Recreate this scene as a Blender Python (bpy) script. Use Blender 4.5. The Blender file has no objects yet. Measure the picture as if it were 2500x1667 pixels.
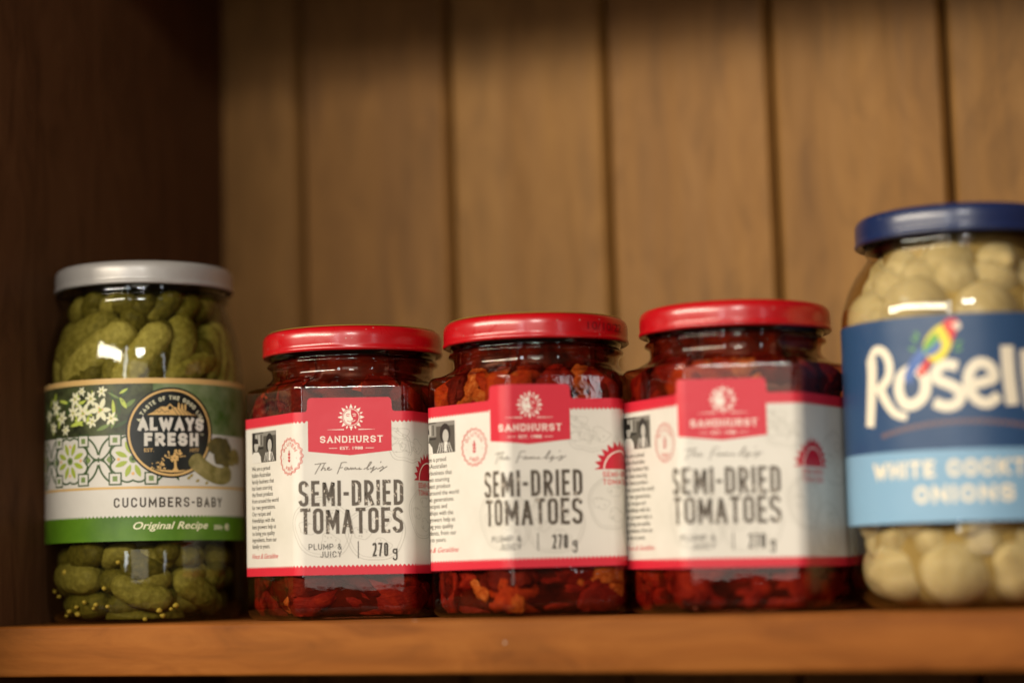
import bpy, bmesh, math, random
from math import sin, cos, pi, radians, sqrt, atan2, hypot, tan
from mathutils import Vector, Matrix, noise as mnoise
from mathutils.geometry import tessellate_polygon

scn = bpy.context.scene
COL = scn.collection

# ------------------------------------------------------------------ camera
CAM = Vector((0.23308, -0.62878, 0.01237))
YAW, PITCH, ROLL = 0.33964, 0.11021, 0.02214
fw = Vector((-sin(YAW)*cos(PITCH), cos(YAW)*cos(PITCH), sin(PITCH)))
r0 = Vector((cos(YAW), sin(YAW), 0)); u0 = r0.cross(fw)
rt = r0*cos(ROLL) - u0*sin(ROLL); up = u0*cos(ROLL) + r0*sin(ROLL)
cd = bpy.data.cameras.new('camera'); cam = bpy.data.objects.new('camera', cd); COL.objects.link(cam)
cam.matrix_world = Matrix(((rt.x, up.x, -fw.x, CAM.x), (rt.y, up.y, -fw.y, CAM.y), (rt.z, up.z, -fw.z, CAM.z), (0, 0, 0, 1)))
cd.sensor_width = 36; cd.lens = 36*5224.1/2500; cd.clip_start = 0.01; cd.clip_end = 50
cd.dof.use_dof = True; cd.dof.focus_distance = 0.722; cd.dof.aperture_fstop = 2.85; cd.dof.aperture_blades = 7
scn.camera = cam
# ------------------------------------------------------------------ light
w = bpy.data.worlds.new('World'); scn.world = w; w.use_nodes = True
bg = w.node_tree.nodes['Background']; bg.inputs[0].default_value = (1.0, 0.72, 0.48, 1); bg.inputs[1].default_value = 0.06
def area(name, loc, target, sx, sy, power, col, spread=180):
    l = bpy.data.lights.new(name, 'AREA'); l.shape = 'RECTANGLE'; l.size = sx; l.size_y = sy; l.energy = power; l.color = col
    l.spread = radians(spread)
    o = bpy.data.objects.new(name, l); COL.objects.link(o); o.location = loc
    o.rotation_euler = (Vector(target)-Vector(loc)).to_track_quat('-Z', 'Y').to_euler()
    return o
area('long_window_light', (-1.02, -1.50, 0.76), (0.0, 0.1, 0.10), 2.2, 0.24, 66.0, (1.0, 0.88, 0.70))
area('bright_window_light', (0.56, -1.52, 0.74), (0, 0.1, 0.08), 0.30, 0.13, 8.0, (1.0, 0.95, 0.86))
area('tall_window_light', (0.05, -1.60, 0.42), (0, 0.1, 0.08), 0.10, 0.75, 2.6, (0.95, 0.97, 1.0))
area('right_window_light', (1.50, -1.25, 0.42), (0, 0.1, 0.08), 0.08, 0.75, 1.2, (0.95, 0.97, 1.0))
area('room_light', (0.70, -2.0, 0.28), (0, 0.1, 0.08), 0.8, 0.75, 3.6, (1.0, 0.90, 0.78))
scn.view_settings.view_transform = 'Standard'; scn.view_settings.look = 'None'
scn.view_settings.gamma = 1; scn.view_settings.exposure = -0.10; scn.view_settings.use_curve_mapping = False
scn.render.engine = 'CYCLES'
scn.cycles.use_denoising = True
scn.cycles.transparent_max_bounces = 24; scn.cycles.max_bounces = 10; scn.cycles.diffuse_bounces = 4; scn.cycles.glossy_bounces = 4
scn.cycles.caustics_reflective = False; scn.cycles.caustics_refractive = False
scn.cycles.sample_clamp_indirect = 4.0

# ------------------------------------------------------------------ helpers
def lin(c):
    def f(x):
        x /= 255.0
        return x/12.92 if x <= .04045 else ((x+.055)/1.055)**2.4
    return (f(c[0]), f(c[1]), f(c[2]), 1)
MATS = {}
def newmat(name):
    m = bpy.data.materials.new(name); m.use_nodes = True; nt = m.node_tree; nt.nodes.clear()
    out = nt.nodes.new('ShaderNodeOutputMaterial'); MATS[name] = m
    return m, nt, out
def N(nt, t, **kw):
    n = nt.nodes.new(t)
    for k, v in kw.items():
        if k in n.inputs.keys() or isinstance(k, int): n.inputs[k].default_value = v
        else: setattr(n, k, v)
    return n
def ramp(nt, stops, fac):
    r = nt.nodes.new('ShaderNodeValToRGB'); e = r.color_ramp.elements
    while len(e) < len(stops): e.new(0.5)
    for el, (p, c) in zip(e, stops): el.position = p; el.color = c if len(c) == 4 else (*c, 1)
    nt.links.new(fac, r.inputs[0]); return r
def coords(nt, scale=(1, 1, 1), kind='Object', rnd=0.0):
    tc = nt.nodes.new('ShaderNodeTexCoord'); mp = nt.nodes.new('ShaderNodeMapping'); mp.inputs['Scale'].default_value = scale
    src = tc.outputs[kind]
    if rnd:
        oi = nt.nodes.new('ShaderNodeObjectInfo'); ml = N(nt, 'ShaderNodeMath', operation='MULTIPLY'); ml.inputs[1].default_value = rnd
        nt.links.new(oi.outputs['Random'], ml.inputs[0])
        va = N(nt, 'ShaderNodeVectorMath', operation='ADD'); nt.links.new(src, va.inputs[0]); nt.links.new(ml.outputs[0], va.inputs[1]); src = va.outputs[0]
    nt.links.new(src, mp.inputs[0]); return mp.outputs[0]
def noise(nt, vec, scale, detail=4, rough=.55, dist=0):
    n = nt.nodes.new('ShaderNodeTexNoise'); n.inputs['Scale'].default_value = scale; n.inputs['Detail'].default_value = detail
    n.inputs['Roughness'].default_value = rough; n.inputs['Distortion'].default_value = dist
    if vec is not None: nt.links.new(vec, n.inputs['Vector'])
    return n.outputs['Fac']
def bump(nt, h, strength, dist):
    b = nt.nodes.new('ShaderNodeBump'); b.inputs['Strength'].default_value = strength; b.inputs['Distance'].default_value = dist
    nt.links.new(h, b.inputs['Height']); return b.outputs[0]
def mixc(nt, fac, a, b, mode='MIX'):
    m = nt.nodes.new('ShaderNodeMix'); m.data_type = 'RGBA'; m.blend_type = mode
    for sock, v in ((m.inputs[0], fac), (m.inputs[6], a), (m.inputs[7], b)):
        if isinstance(v, (int, float)): sock.default_value = v
        elif isinstance(v, tuple): sock.default_value = v if len(v) == 4 else (*v, 1)
        else: nt.links.new(v, sock)
    return m.outputs[2]
def plain(name, col, rough=.5, spec=.5, metal=0, coat=0, coatr=.1, var=0.0, sss=0):
    m, nt, out = newmat(name); p = N(nt, 'ShaderNodeBsdfPrincipled'); nt.links.new(p.outputs[0], out.inputs[0])
    c = col if len(col) == 4 else (*col, 1)
    if var:
        v = coords(nt, rnd=3.0); f = noise(nt, v, 420, 3)
        c2 = tuple(x*(1-var) for x in c[:3])+(1,)
        nt.links.new(mixc(nt, f, c2, tuple(min(1, x*(1+var*.6)) for x in c[:3])+(1,)), p.inputs['Base Color'])
    else: p.inputs['Base Color'].default_value = c
    p.inputs['Roughness'].default_value = rough; p.inputs['Specular IOR Level'].default_value = spec; p.inputs['Metallic'].default_value = metal
    p.inputs['Coat Weight'].default_value = coat; p.inputs['Coat Roughness'].default_value = coatr
    if coat:   # lids: handled enamel with faint dents, smears and dust
        v = coords(nt, rnd=7.0); sm = noise(nt, v, 130, 4, .6, .8)
        mr = N(nt, 'ShaderNodeMapRange'); mr.inputs[3].default_value = rough-.1; mr.inputs[4].default_value = rough+.22; nt.links.new(sm, mr.inputs[0]); nt.links.new(mr.outputs[0], p.inputs['Roughness'])
        nt.links.new(bump(nt, noise(nt, v, 55, 3, .5), .3, .0012), p.inputs['Normal'])
        vo = nt.nodes.new('ShaderNodeTexVoronoi'); vo.inputs['Scale'].default_value = 260; nt.links.new(v, vo.inputs['Vector'])
        nt.links.new(mixc(nt, ramp(nt, [(.05, (.5, .5, .5)), (.09, (0, 0, 0))], vo.outputs['Distance']).outputs[0], c, (.45, .40, .34)), p.inputs['Base Color'])
    return m

def mesh_obj(name, verts, faces, mats, parent=None, smooth=True, fmat=None, normals=None):
    me = bpy.data.meshes.new(name); me.from_pydata([tuple(v) for v in verts], [], faces)
    for m in (mats if isinstance(mats, (list, tuple)) else [mats]): me.materials.append(m)
    if fmat: me.polygons.foreach_set('material_index', fmat)
    me.polygons.foreach_set('use_smooth', [smooth]*len(me.polygons)); me.update()
    if normals: me.normals_split_custom_set_from_vertices([tuple(n) for n in normals])
    o = bpy.data.objects.new(name, me); COL.objects.link(o)
    if parent: o.parent = parent
    return o
def tag(o, label=None, cat=None, group=None, kind=None):
    if label: o['label'] = label
    if cat: o['category'] = cat
    if group: o['group'] = group
    if kind: o['kind'] = kind
    return o
def box_mesh(name, x0, x1, y0, y1, z0, z1, mat, parent=None, bev=0.0, seg=2):
    bm = bmesh.new(); bmesh.ops.create_cube(bm, size=1)
    for v in bm.verts: v.co = Vector((x0+(v.co.x+.5)*(x1-x0), y0+(v.co.y+.5)*(y1-y0), z0+(v.co.z+.5)*(z1-z0)))
    if bev: bmesh.ops.bevel(bm, geom=list(bm.edges), offset=bev, segments=seg, affect='EDGES', profile=.5)
    me = bpy.data.meshes.new(name); bm.to_mesh(me); bm.free(); me.materials.append(mat)
    o = bpy.data.objects.new(name, me); COL.objects.link(o)
    if parent: o.parent = parent
    if bev:
        for p in me.polygons: p.use_smooth = True
        try: me.set_sharp_from_angle(angle=radians(50))
        except Exception: pass
    return o

# ------------------------------------------------------------------ wood
def wood(name, axis, dark, mid, light, rough, seed, fine=1.0, flecks=False, bumpd=.0004, coat=.15, mixf=.22, pv=0, mott=0, spec=.25):
    m, nt, out = newmat(name); p = N(nt, 'ShaderNodeBsdfPrincipled'); nt.links.new(p.outputs[0], out.inputs[0])
    s = [26, 26, 26]; s[axis] = 1.6
    v = coords(nt, tuple(s), rnd=seed)
    big = noise(nt, v, 1.0, 5, .6, .8)
    s2 = [190*fine]*3; s2[axis] = 7
    v2 = coords(nt, tuple(s2), rnd=seed); fi = noise(nt, v2, 1.0, 4, .65)
    v3 = coords(nt, (7, 7, 7), rnd=seed); blot = noise(nt, v3, 1.0, 3, .5)
    r = ramp(nt, [(.28, dark), (.5, mid), (.72, light)], big)
    c = mixc(nt, mixf, r.outputs[0], ramp(nt, [(.3, tuple(x*.45 for x in mid)), (.65, tuple(min(1, x*1.35) for x in light))], fi).outputs[0])
    c = mixc(nt, ramp(nt, [(.3, (0, 0, 0)), (.75, (.45, .45, .45))], blot).outputs[0], c, tuple(x*.6 for x in mid))
    if mott:
        sm_ = [80, 80, 80]; sm_[axis] = 20; vm = coords(nt, tuple(sm_), rnd=seed); mo = noise(nt, vm, 1.0, 5, .62, 1.2)
        c = mixc(nt, mott, c, ramp(nt, [(.3, tuple(x*.45 for x in dark)), (.5, mid), (.7, tuple(x*1.15 for x in light))], mo).outputs[0])
    if pv:
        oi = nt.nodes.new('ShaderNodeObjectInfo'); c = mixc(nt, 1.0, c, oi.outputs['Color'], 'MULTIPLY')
        kn = nt.nodes.new('ShaderNodeTexVoronoi'); kn.inputs['Scale'].default_value = 1; nt.links.new(coords(nt, (17, 17, 6), rnd=seed), kn.inputs['Vector'])
        c = mixc(nt, ramp(nt, [(.05, (.7, .7, .7)), (.16, (0, 0, 0))], kn.outputs['Distance']).outputs[0], c, tuple(x*.5 for x in dark))
    if flecks:
        vo = nt.nodes.new('ShaderNodeTexVoronoi'); vo.inputs['Scale'].default_value = 75; vo.inputs['Randomness'].default_value = 1
        nt.links.new(coords(nt, (1, 1, 1)), vo.inputs['Vector'])
        c = mixc(nt, ramp(nt, [(.030, (.75, .75, .75)), (.05, (0, 0, 0))], vo.outputs['Distance']).outputs[0], c, (.55, .48, .40))
    nt.links.new(c, p.inputs['Base Color'])
    rr = N(nt, 'ShaderNodeMapRange'); nt.links.new(fi, rr.inputs[0]); rr.inputs[3].default_value = rough-.08; rr.inputs[4].default_value = rough+.12
    nt.links.new(rr.outputs[0], p.inputs['Roughness']); p.inputs['Specular IOR Level'].default_value = spec
    p.inputs['Coat Weight'].default_value = coat; p.inputs['Coat Roughness'].default_value = .35
    nt.links.new(bump(nt, fi, .35, bumpd), p.inputs['Normal'])
    return m
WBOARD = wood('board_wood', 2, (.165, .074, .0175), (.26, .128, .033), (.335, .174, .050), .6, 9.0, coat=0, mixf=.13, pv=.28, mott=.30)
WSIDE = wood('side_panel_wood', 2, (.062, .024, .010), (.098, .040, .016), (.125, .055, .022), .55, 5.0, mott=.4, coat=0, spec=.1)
WSHELF = wood('shelf_wood', 0, (.130, .034, .0058), (.222, .068, .0115), (.30, .108, .021), .55, 3.0, spec=.1, flecks=True, coat=0, mixf=.3, fine=.6, mott=.38)

# back wall of tongue and groove boards
YW = 0.180
back = bpy.data.objects.new('back_wall', None); COL.objects.link(back); back['kind'] = 'structure'
back.location = (0, YW, 0); back.rotation_euler = (0, -radians(.58), 0)
PW = 0.0676; G0 = -0.0086     # groove pitch and the position of one groove
SHADED_TONE = [(.80, .76, .72), (.88, .83, .77), (.97, .95, .90), (1.0, .97, .96), (.93, .90, .84), (1.0, 1.0, 1.0), (.86, .82, .82), (.82, .79, .77)]   # board-to-board tints, with the wall's light falloff toward both sides painted in
def plank(k, parent):
    x0 = G0+k*PW; x1 = x0+PW; rg = random.Random(k+50); g = rg.uniform(.0010, .0019); ch = rg.uniform(.0024, .0034); z0, z1 = -.16, .40
    prof = [(x0+g*.5, .012), (x0+g*.5, ch), (x0+g*.5+ch*.55, .0006), (x0+g*.5+ch*.8, 0), (x1-g*.5-ch*.8, 0), (x1-g*.5-ch*.55, .0006), (x1-g*.5, ch), (x1-g*.5, .012)]
    V = [(x, y, z0) for x, y in prof]+[(x, y, z1) for x, y in prof]; n = len(prof)
    F = [(i, (i+1) % n, n+(i+1) % n, n+i) for i in range(n)]+[tuple(range(n-1, -1, -1)), tuple(range(n, 2*n))]
    o = mesh_obj('plank', V, F, WBOARD, parent, smooth=False); t = SHADED_TONE[k+3]; o.color = (t[0], t[1], t[2], 1); return o
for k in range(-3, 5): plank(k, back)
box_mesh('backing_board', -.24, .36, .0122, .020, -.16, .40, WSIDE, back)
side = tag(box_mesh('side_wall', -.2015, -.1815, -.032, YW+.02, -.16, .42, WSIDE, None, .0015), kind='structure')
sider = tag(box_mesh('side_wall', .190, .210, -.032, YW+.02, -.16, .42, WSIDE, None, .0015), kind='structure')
def worn_shelf(name, x0, x1, y1, z0, z1, seed):
    n = 260; V = []; F = []; m = 6
    for i in range(n+1):
        x = x0+(x1-x0)*i/n
        def nz(f, o): return mnoise.noise(Vector((x*f, o+seed, 3.1)))
        rt_ = .0012+.0005*nz(60, 0)+max(0, nz(140, 5)-.35)*.0030+max(0, nz(420, 9)-.45)*.0022
        rb = .0013+.0005*nz(50, 20); dy = .00025*nz(18, 40)
        P = [(y1, z1)]+[(dy+rt_-rt_*sin(pi/2*k/m), z1-rt_+rt_*cos(pi/2*k/m)) for k in range(m+1)]+[(dy+rb-rb*cos(pi/2*k/m), z0+rb-rb*sin(pi/2*k/m)) for k in range(m+1)]+[(y1, z0)]
        V += [(x, y, z) for y, z in P]; q = len(P)
    for i in range(n):
        for k in range(q): F.append((i*q+k, (i+1)*q+k, (i+1)*q+(k+1) % q, i*q+(k+1) % q))
    F += [tuple(range(q-1, -1, -1))[::-1], tuple(n*q+k for k in range(q))[::-1]]
    o = mesh_obj(name, V, F, WSHELF)
    try: o.data.set_sharp_from_angle(angle=radians(40))
    except Exception: pass
    return tag(o, kind='structure')
shelf = worn_shelf('shelf', -.1812, .1897, YW-.0005, -.01705, 0, 0.0)
tops = tag(box_mesh('upper_shelf', -.1812, .1897, 0, YW-.006, .2725, .2905, WSHELF, None, .0013, 3), kind='structure')

# ------------------------------------------------------------------ glass, lids, liquids
def glass(name, tint, rough=.015):
    m, nt, out = newmat(name)
    lw = N(nt, 'ShaderNodeLayerWeight'); lw.inputs[0].default_value = .5
    pw = N(nt, 'ShaderNodeMath', operation='POWER'); pw.inputs[1].default_value = 4.2; nt.links.new(lw.outputs['Facing'], pw.inputs[0])
    ma = N(nt, 'ShaderNodeMath', operation='MULTIPLY_ADD'); ma.inputs[1].default_value = .92; ma.inputs[2].default_value = .042; nt.links.new(pw.outputs[0], ma.inputs[0])
    t = N(nt, 'ShaderNodeBsdfTransparent'); nt.links.new(ramp(nt, [(.45, tint), (.80, tuple(x**2.2*.8 for x in tint)), (.97, (tint[0]**4*.22, tint[1]**4*.24, tint[2]**4*.2))], lw.outputs['Facing']).outputs[0], t.inputs[0])
    g = N(nt, 'ShaderNodeBsdfGlossy'); g.inputs['Roughness'].default_value = rough; g.inputs[0].default_value = (.95, 1, .98, 1)
    v = coords(nt, rnd=4.0); nz = noise(nt, v, 160, 2)
    nt.links.new(bump(nt, nz, .25, .0004), g.inputs['Normal'])
    mx = N(nt, 'ShaderNodeMixShader'); nt.links.new(ma.outputs[0], mx.inputs[0]); nt.links.new(t.outputs[0], mx.inputs[1]); nt.links.new(g.outputs[0], mx.inputs[2])
    nt.links.new(mx.outputs[0], out.inputs[0]); return m
GLASS_P = glass('cucumber_jar_glass', (.80, .78, .58)); GLASS_T = glass('tomato_jar_glass', (.83, .56, .45)); GLASS_O = glass('onion_jar_glass', (.93, .87, .71))
def liquid(name, a, b, scale=90, rough=.25):
    """murky liquid full of fine matter: nothing can be seen through it beyond a few millimetres"""
    m, nt, out = newmat(name); p = N(nt, 'ShaderNodeBsdfPrincipled'); nt.links.new(p.outputs[0], out.inputs[0])
    f = noise(nt, coords(nt, rnd=3.0), scale, 4, .6, .5)
    nt.links.new(ramp(nt, [(.35, a), (.7, b)], f).outputs[0], p.inputs['Base Color']); p.inputs['Roughness'].default_value = rough; p.inputs['Specular IOR Level'].default_value = .2
    return m
BRINE = liquid('pickle_brine', (.018, .017, .004), (.06, .052, .010))
OIL = liquid('tomato_oil', (.024, .005, .003), (.12, .017, .007), 130)
OBRINE = liquid('onion_brine', (.27, .20, .085), (.44, .35, .17))
RED = plain('red_lid_enamel', lin((176, 10, 20)), .25, .5, 0, .45, .16)
SILVER = plain('silver_lid_enamel', lin((168, 165, 162)), .36, .5, .25, .25, .25)
NAVY = plain('blue_lid_enamel', lin((18, 36, 78)), .30, .5, 0, .4, .18)
GOLD = plain('gold_lacquer', lin((205, 165, 80)), .35, .5, .6)
STAMP = plain('stamp_ink', lin((110, 10, 18)), .5)

def ring_mesh(rings, close_bottom=True, close_top=True):
    n = len(rings[0]); V = [p for r in rings for p in r]; F = []
    for i in range(len(rings)-1):
        for j in range(n):
            F.append((i*n+j, i*n+(j+1) % n, (i+1)*n+(j+1) % n, (i+1)*n+j))
    if close_bottom: F.append(tuple(range(n-1, -1, -1)))
    if close_top: F.append(tuple((len(rings)-1)*n+j for j in range(n)))
    return V, F
def lathe(prof, n=96, wob=None):
    R = []
    for i, (r, z) in enumerate(prof):
        R.append([((r+(wob(i, 2*pi*j/n) if wob else 0))*cos(2*pi*j/n), (r+(wob(i, 2*pi*j/n) if wob else 0))*sin(2*pi*j/n), z) for j in range(n)])
    return R
def sharp(o, a=45):
    try: o.data.set_sharp_from_angle(angle=radians(a))
    except Exception: pass
def smooth_prof(pts, sub=5):
    out = []
    for i in range(len(pts)-1):
        p0 = pts[max(0, i-1)]; p1 = pts[i]; p2 = pts[i+1]; p3 = pts[min(len(pts)-1, i+2)]
        for k in range(sub):
            t = k/sub; q = []
            for a, b, c_, d in zip(p0, p1, p2, p3):
                q.append(.5*(2*b+(c_-a)*t+(2*a-5*b+4*c_-d)*t*t+(3*b-a-3*c_+d)*t**3))
            out.append(tuple(q))
    out.append(pts[-1]); return out
def make_lid(parent, R, z0, z1, mat, bead=None, rot=0.0):
    h = z1-z0
    prof = [(R-2.6, z0+1.0), (R-1.5, z0+.25), (R-.6, z0), (R-.05, z0+.25), (R+.15, z0+.75), (R+.05, z0+1.3), (R-.25, z0+1.7), (R-.22, z0+2.6), (R-.2, z0+h*.55), (R-.3, z1-2.2), (R-.75, z1-1.1), (R-1.6, z1-.35), (R-2.6, z1-.02), (R-3.4, z1), (R-4.2, z1-.25), (R-5.2, z1-.9), (1.0, z1-.9)]
    def wob(i, a):
        return (-.28*max(0, cos(4*(a-rot)))**6) if i in (3, 4, 5) else 0
    rings = lathe([(r*.001, z*.001) for r, z in prof], 128, lambda i, a: wob(i, a)*.001)
    V, F = ring_mesh(rings, False, True)
    o = mesh_obj('lid', V, F, mat, parent)
    if bead:
        pr = [(R-2.0, z1-.05), (R-2.2, z1+.22), (R-2.9, z1+.36), (R-3.6, z1+.22), (R-3.8, z1-.05)]
        V, F = ring_mesh(lathe([(r*.001, z*.001) for r, z in pr], 96), False, False); mesh_obj('rim_bead', V, F, bead, o)
    return o

# rounded hexagon body
AP, RC = 33.0, 5.0
FL = 2*AP*tan(pi/6)-2*RC*tan(pi/6); LS = FL+RC*pi/3
def hexp(s, d=0.0):
    k = math.floor(s/LS+.5); t = s-k*LS; an = -pi/2+k*pi/3
    nx, ny = cos(an), sin(an); tx, ty = -ny, nx
    if abs(t) <= FL/2: return (nx*(AP+d)+tx*t, ny*(AP+d)+ty*t, nx, ny)
    sg = 1 if t > 0 else -1; a = an+(abs(t)-FL/2)/RC*sg
    mx, my = cos(a), sin(a)
    return (nx*(AP-RC)+tx*sg*FL/2+mx*(RC+d), ny*(AP-RC)+ty*sg*FL/2+my*(RC+d), mx, my)
HS = []
for k in range(6):
    for i in range(5): HS.append(k*LS-FL/2+FL*i/5)
    for i in range(8): HS.append(k*LS+FL/2+RC*pi/3*i/8)
def hex_ring(z, d=0.0, blend=0.0, rad=29.0):
    R = []
    for s in HS:
        x, y, nx, ny = hexp(s, d)
        if blend:
            l = hypot(x, y); cx, cy = x/l*rad, y/l*rad
            x = x+(cx-x)*blend; y = y+(cy-y)*blend
        R.append((x*.001, y*.001, z*.001))
    return R
def hex_glass(parent):
    rings = [hex_ring(.9, -9), hex_ring(.15, -6.5), hex_ring(0, -5)]
    for i in range(1, 7):
        a = pi/2*i/6; rings.append(hex_ring(4.2*(1-cos(a)), -4.2*(1-sin(a))))
    for z in (14, 30, 46, 62, 77.0): rings.append(hex_ring(z))
    for i in range(1, 7):
        a = radians(78)*i/6; rings.append(hex_ring(77.0+2.6*sin(a), -2.6*(1-cos(a))))
    for i in range(1, 8):
        t = i/7; rings.append(hex_ring(79.6+2.6*t**1.6, -2.1-.6*t, t, 28.6))
    for r, z in ((28.2, 82.9), (28.05, 83.6), (28.1, 85.2), (28.5, 86.0), (29.6, 86.5), (29.9, 87.1), (29.6, 87.7), (28.6, 88.1), (28.4, 88.6), (28.7, 89.4), (29.2, 89.9), (29.2, 92), (27, 95)):
        rings.append(hex_ring(z, -2.7, 1, r))
    V, F = ring_mesh(rings, True, True)
    o = mesh_obj('glass', V, F, GLASS_T, parent); sharp(o, 60); return o

# ------------------------------------------------------------------ flat print: strokes, fills, text in label millimetres
def arcpts(cx, cy, rx, ry, a0, a1, n=10):
    return [(cx+rx*cos(radians(a0+(a1-a0)*i/n)), cy+ry*sin(radians(a0+(a1-a0)*i/n))) for i in range(n+1)]
def glyph(ch, w, h):
    r = min(w/2, h/2); q = min(w*.62, h*.26)
    if ch in 'O0': return [(arcpts(w/2, h-r, w/2, r, 0, 180)+arcpts(w/2, r, w/2, r, 180, 360), True)]
    if ch == 'C' or ch == 'G':
        st = arcpts(w/2, h-r, w/2, r, 12, 180)+arcpts(w/2, r, w/2, r, 180, 348)
        if ch == 'G': st = st+[(w, h*.45), (w*.55, h*.45)]
        return [(st, False)]
    if ch == 'D': return [([(0, 0), (0, h)]+arcpts(w-q, h-q, q, q, 90, 0, 8)+arcpts(w-q, q, q, q, 0, -90, 8), True)]
    if ch == 'E': return [([(w, h), (0, h), (0, 0), (w, 0)], False), ([(0, h*.5), (w*.85, h*.5)], False)]
    if ch == 'F': return [([(w, h), (0, h), (0, 0)], False), ([(0, h*.5), (w*.85, h*.5)], False)]
    if ch == 'I': return [([(w/2, 0), (w/2, h)], False)]
    if ch == '-': return [([(0, h*.47), (w, h*.47)], False)]
    if ch == 'L': return [([(0, h), (0, 0), (w, 0)], False)]
    if ch == 'M': return [([(0, 0), (0, h), (w/2, h*.22), (w, h), (w, 0)], False)]
    if ch == 'N': return [([(0, 0), (0, h), (w, 0), (w, h)], False)]
    if ch == 'W': return [([(0, h), (w*.26, 0), (w*.5, h*.85), (w*.74, 0), (w, h)], False)]
    if ch == 'H': return [([(0, 0), (0, h)], False), ([(w, 0), (w, h)], False), ([(0, h*.5), (w, h*.5)], False)]
    if ch == 'A': return [([(0, 0), (w/2, h), (w, 0)], False), ([(w*.2, h*.3), (w*.8, h*.3)], False)]
    if ch == 'T': return [([(0, h), (w, h)], False), ([(w/2, h), (w/2, 0)], False)]
    if ch == 'Y': return [([(0, h), (w/2, h*.45), (w, h)], False), ([(w/2, h*.45), (w/2, 0)], False)]
    if ch == 'K': return [([(0, 0), (0, h)], False), ([(w, h), (0, h*.42)], False), ([(w*.3, h*.55), (w, 0)], False)]
    if ch == 'U': return [([(0, h)]+arcpts(w/2, r, w/2, r, 180, 360)+[(w, h)], False)]
    if ch == 'J': return [(arcpts(w/2, r, w/2, r, 200, 360)+[(w, h)], False)]
    if ch in 'PRB':
        m = h*.45; rr = (h-m)/2; rx = min(rr, w*.7)
        top = [(0, 0), (0, h)]+arcpts(w-rx, h-rr, rx, rr, 90, -90, 10)+[(0, m)]
        if ch == 'P': return [(top, False)]
        if ch == 'R': return [(top, False), ([(w*.4, m), (w, 0)], False)]
        r2 = m/2; rx2 = min(r2, w*.7)
        return [(top, False), ([(w-rx, m)]+arcpts(w-rx2, r2, rx2, r2, 90, -90, 10)+[(0, 0)], False)]
    if ch == 'S':
        r2 = h*.25; a = arcpts(w/2, h-min(w/2, r2), w/2, min(w/2, r2), 15, 180); b = arcpts(w/2, min(w/2, r2), w/2, min(w/2, r2), 0, -165)
        return [(a+[(0, h*.66), (w*.12, h*.575), (w*.88, h*.425), (w, h*.34)]+b, False)]
    if ch == '2': return [(arcpts(w/2, h-r, w/2, r, 170, 0)+[(w, h*.66), (w*.8, h*.45), (0, 0), (w, 0)], False)]
    if ch == '7': return [([(0, h), (w, h), (w*.3, 0)], False)]
    if ch == '1': return [([(w*.1, h*.8), (w*.6, h), (w*.6, 0)], False)]
    if ch == '8': return [(arcpts(w/2, h*.75, w*.42, h*.25, -90, 270, 14), True), (arcpts(w/2, h*.25, w*.5, h*.25, -90, 270, 14), True)]
    if ch == '9': return [(arcpts(w/2, h*.7, w*.48, h*.3, 0, 360, 14), True), ([(w*.98, h*.7), (w*.8, h*.2), (w*.3, 0)], False)]
    if ch == '/': return [([(0, 0), (w, h)], False)]
    if ch == '.': return [([(w/2-.01, 0), (w/2+.01, h*.02)], False)]
    if ch == 'g': return [(arcpts(w/2, h*.62, w/2, h*.2, 0, 360, 14), True), ([(w, h*.82), (w*.98, h*.0)]+arcpts(w*.5, -h*.02, w*.48, h*.22, 0, -160, 8), False)]
    if ch == '&': return [([(w, 0), (w*.18, h*.72)]+arcpts(w*.42, h*.8, w*.26, h*.2, 170, -20, 8)+[(w*.1, h*.4)]+arcpts(w*.4, h*.25, w*.4, h*.25, 150, 290, 8)+[(w, h*.45)], False)]
    return []
WID = {'I': .30, '-': .55, 'M': 1.28, 'W': 1.5, 'E': .86, 'F': .84, 'L': .82, '.': .3, '/': .6, ' ': .5, 'J': .8, 'T': .95, 'A': 1.08, 'O': 1.0, '1': .6, 'N': 1.05}

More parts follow.
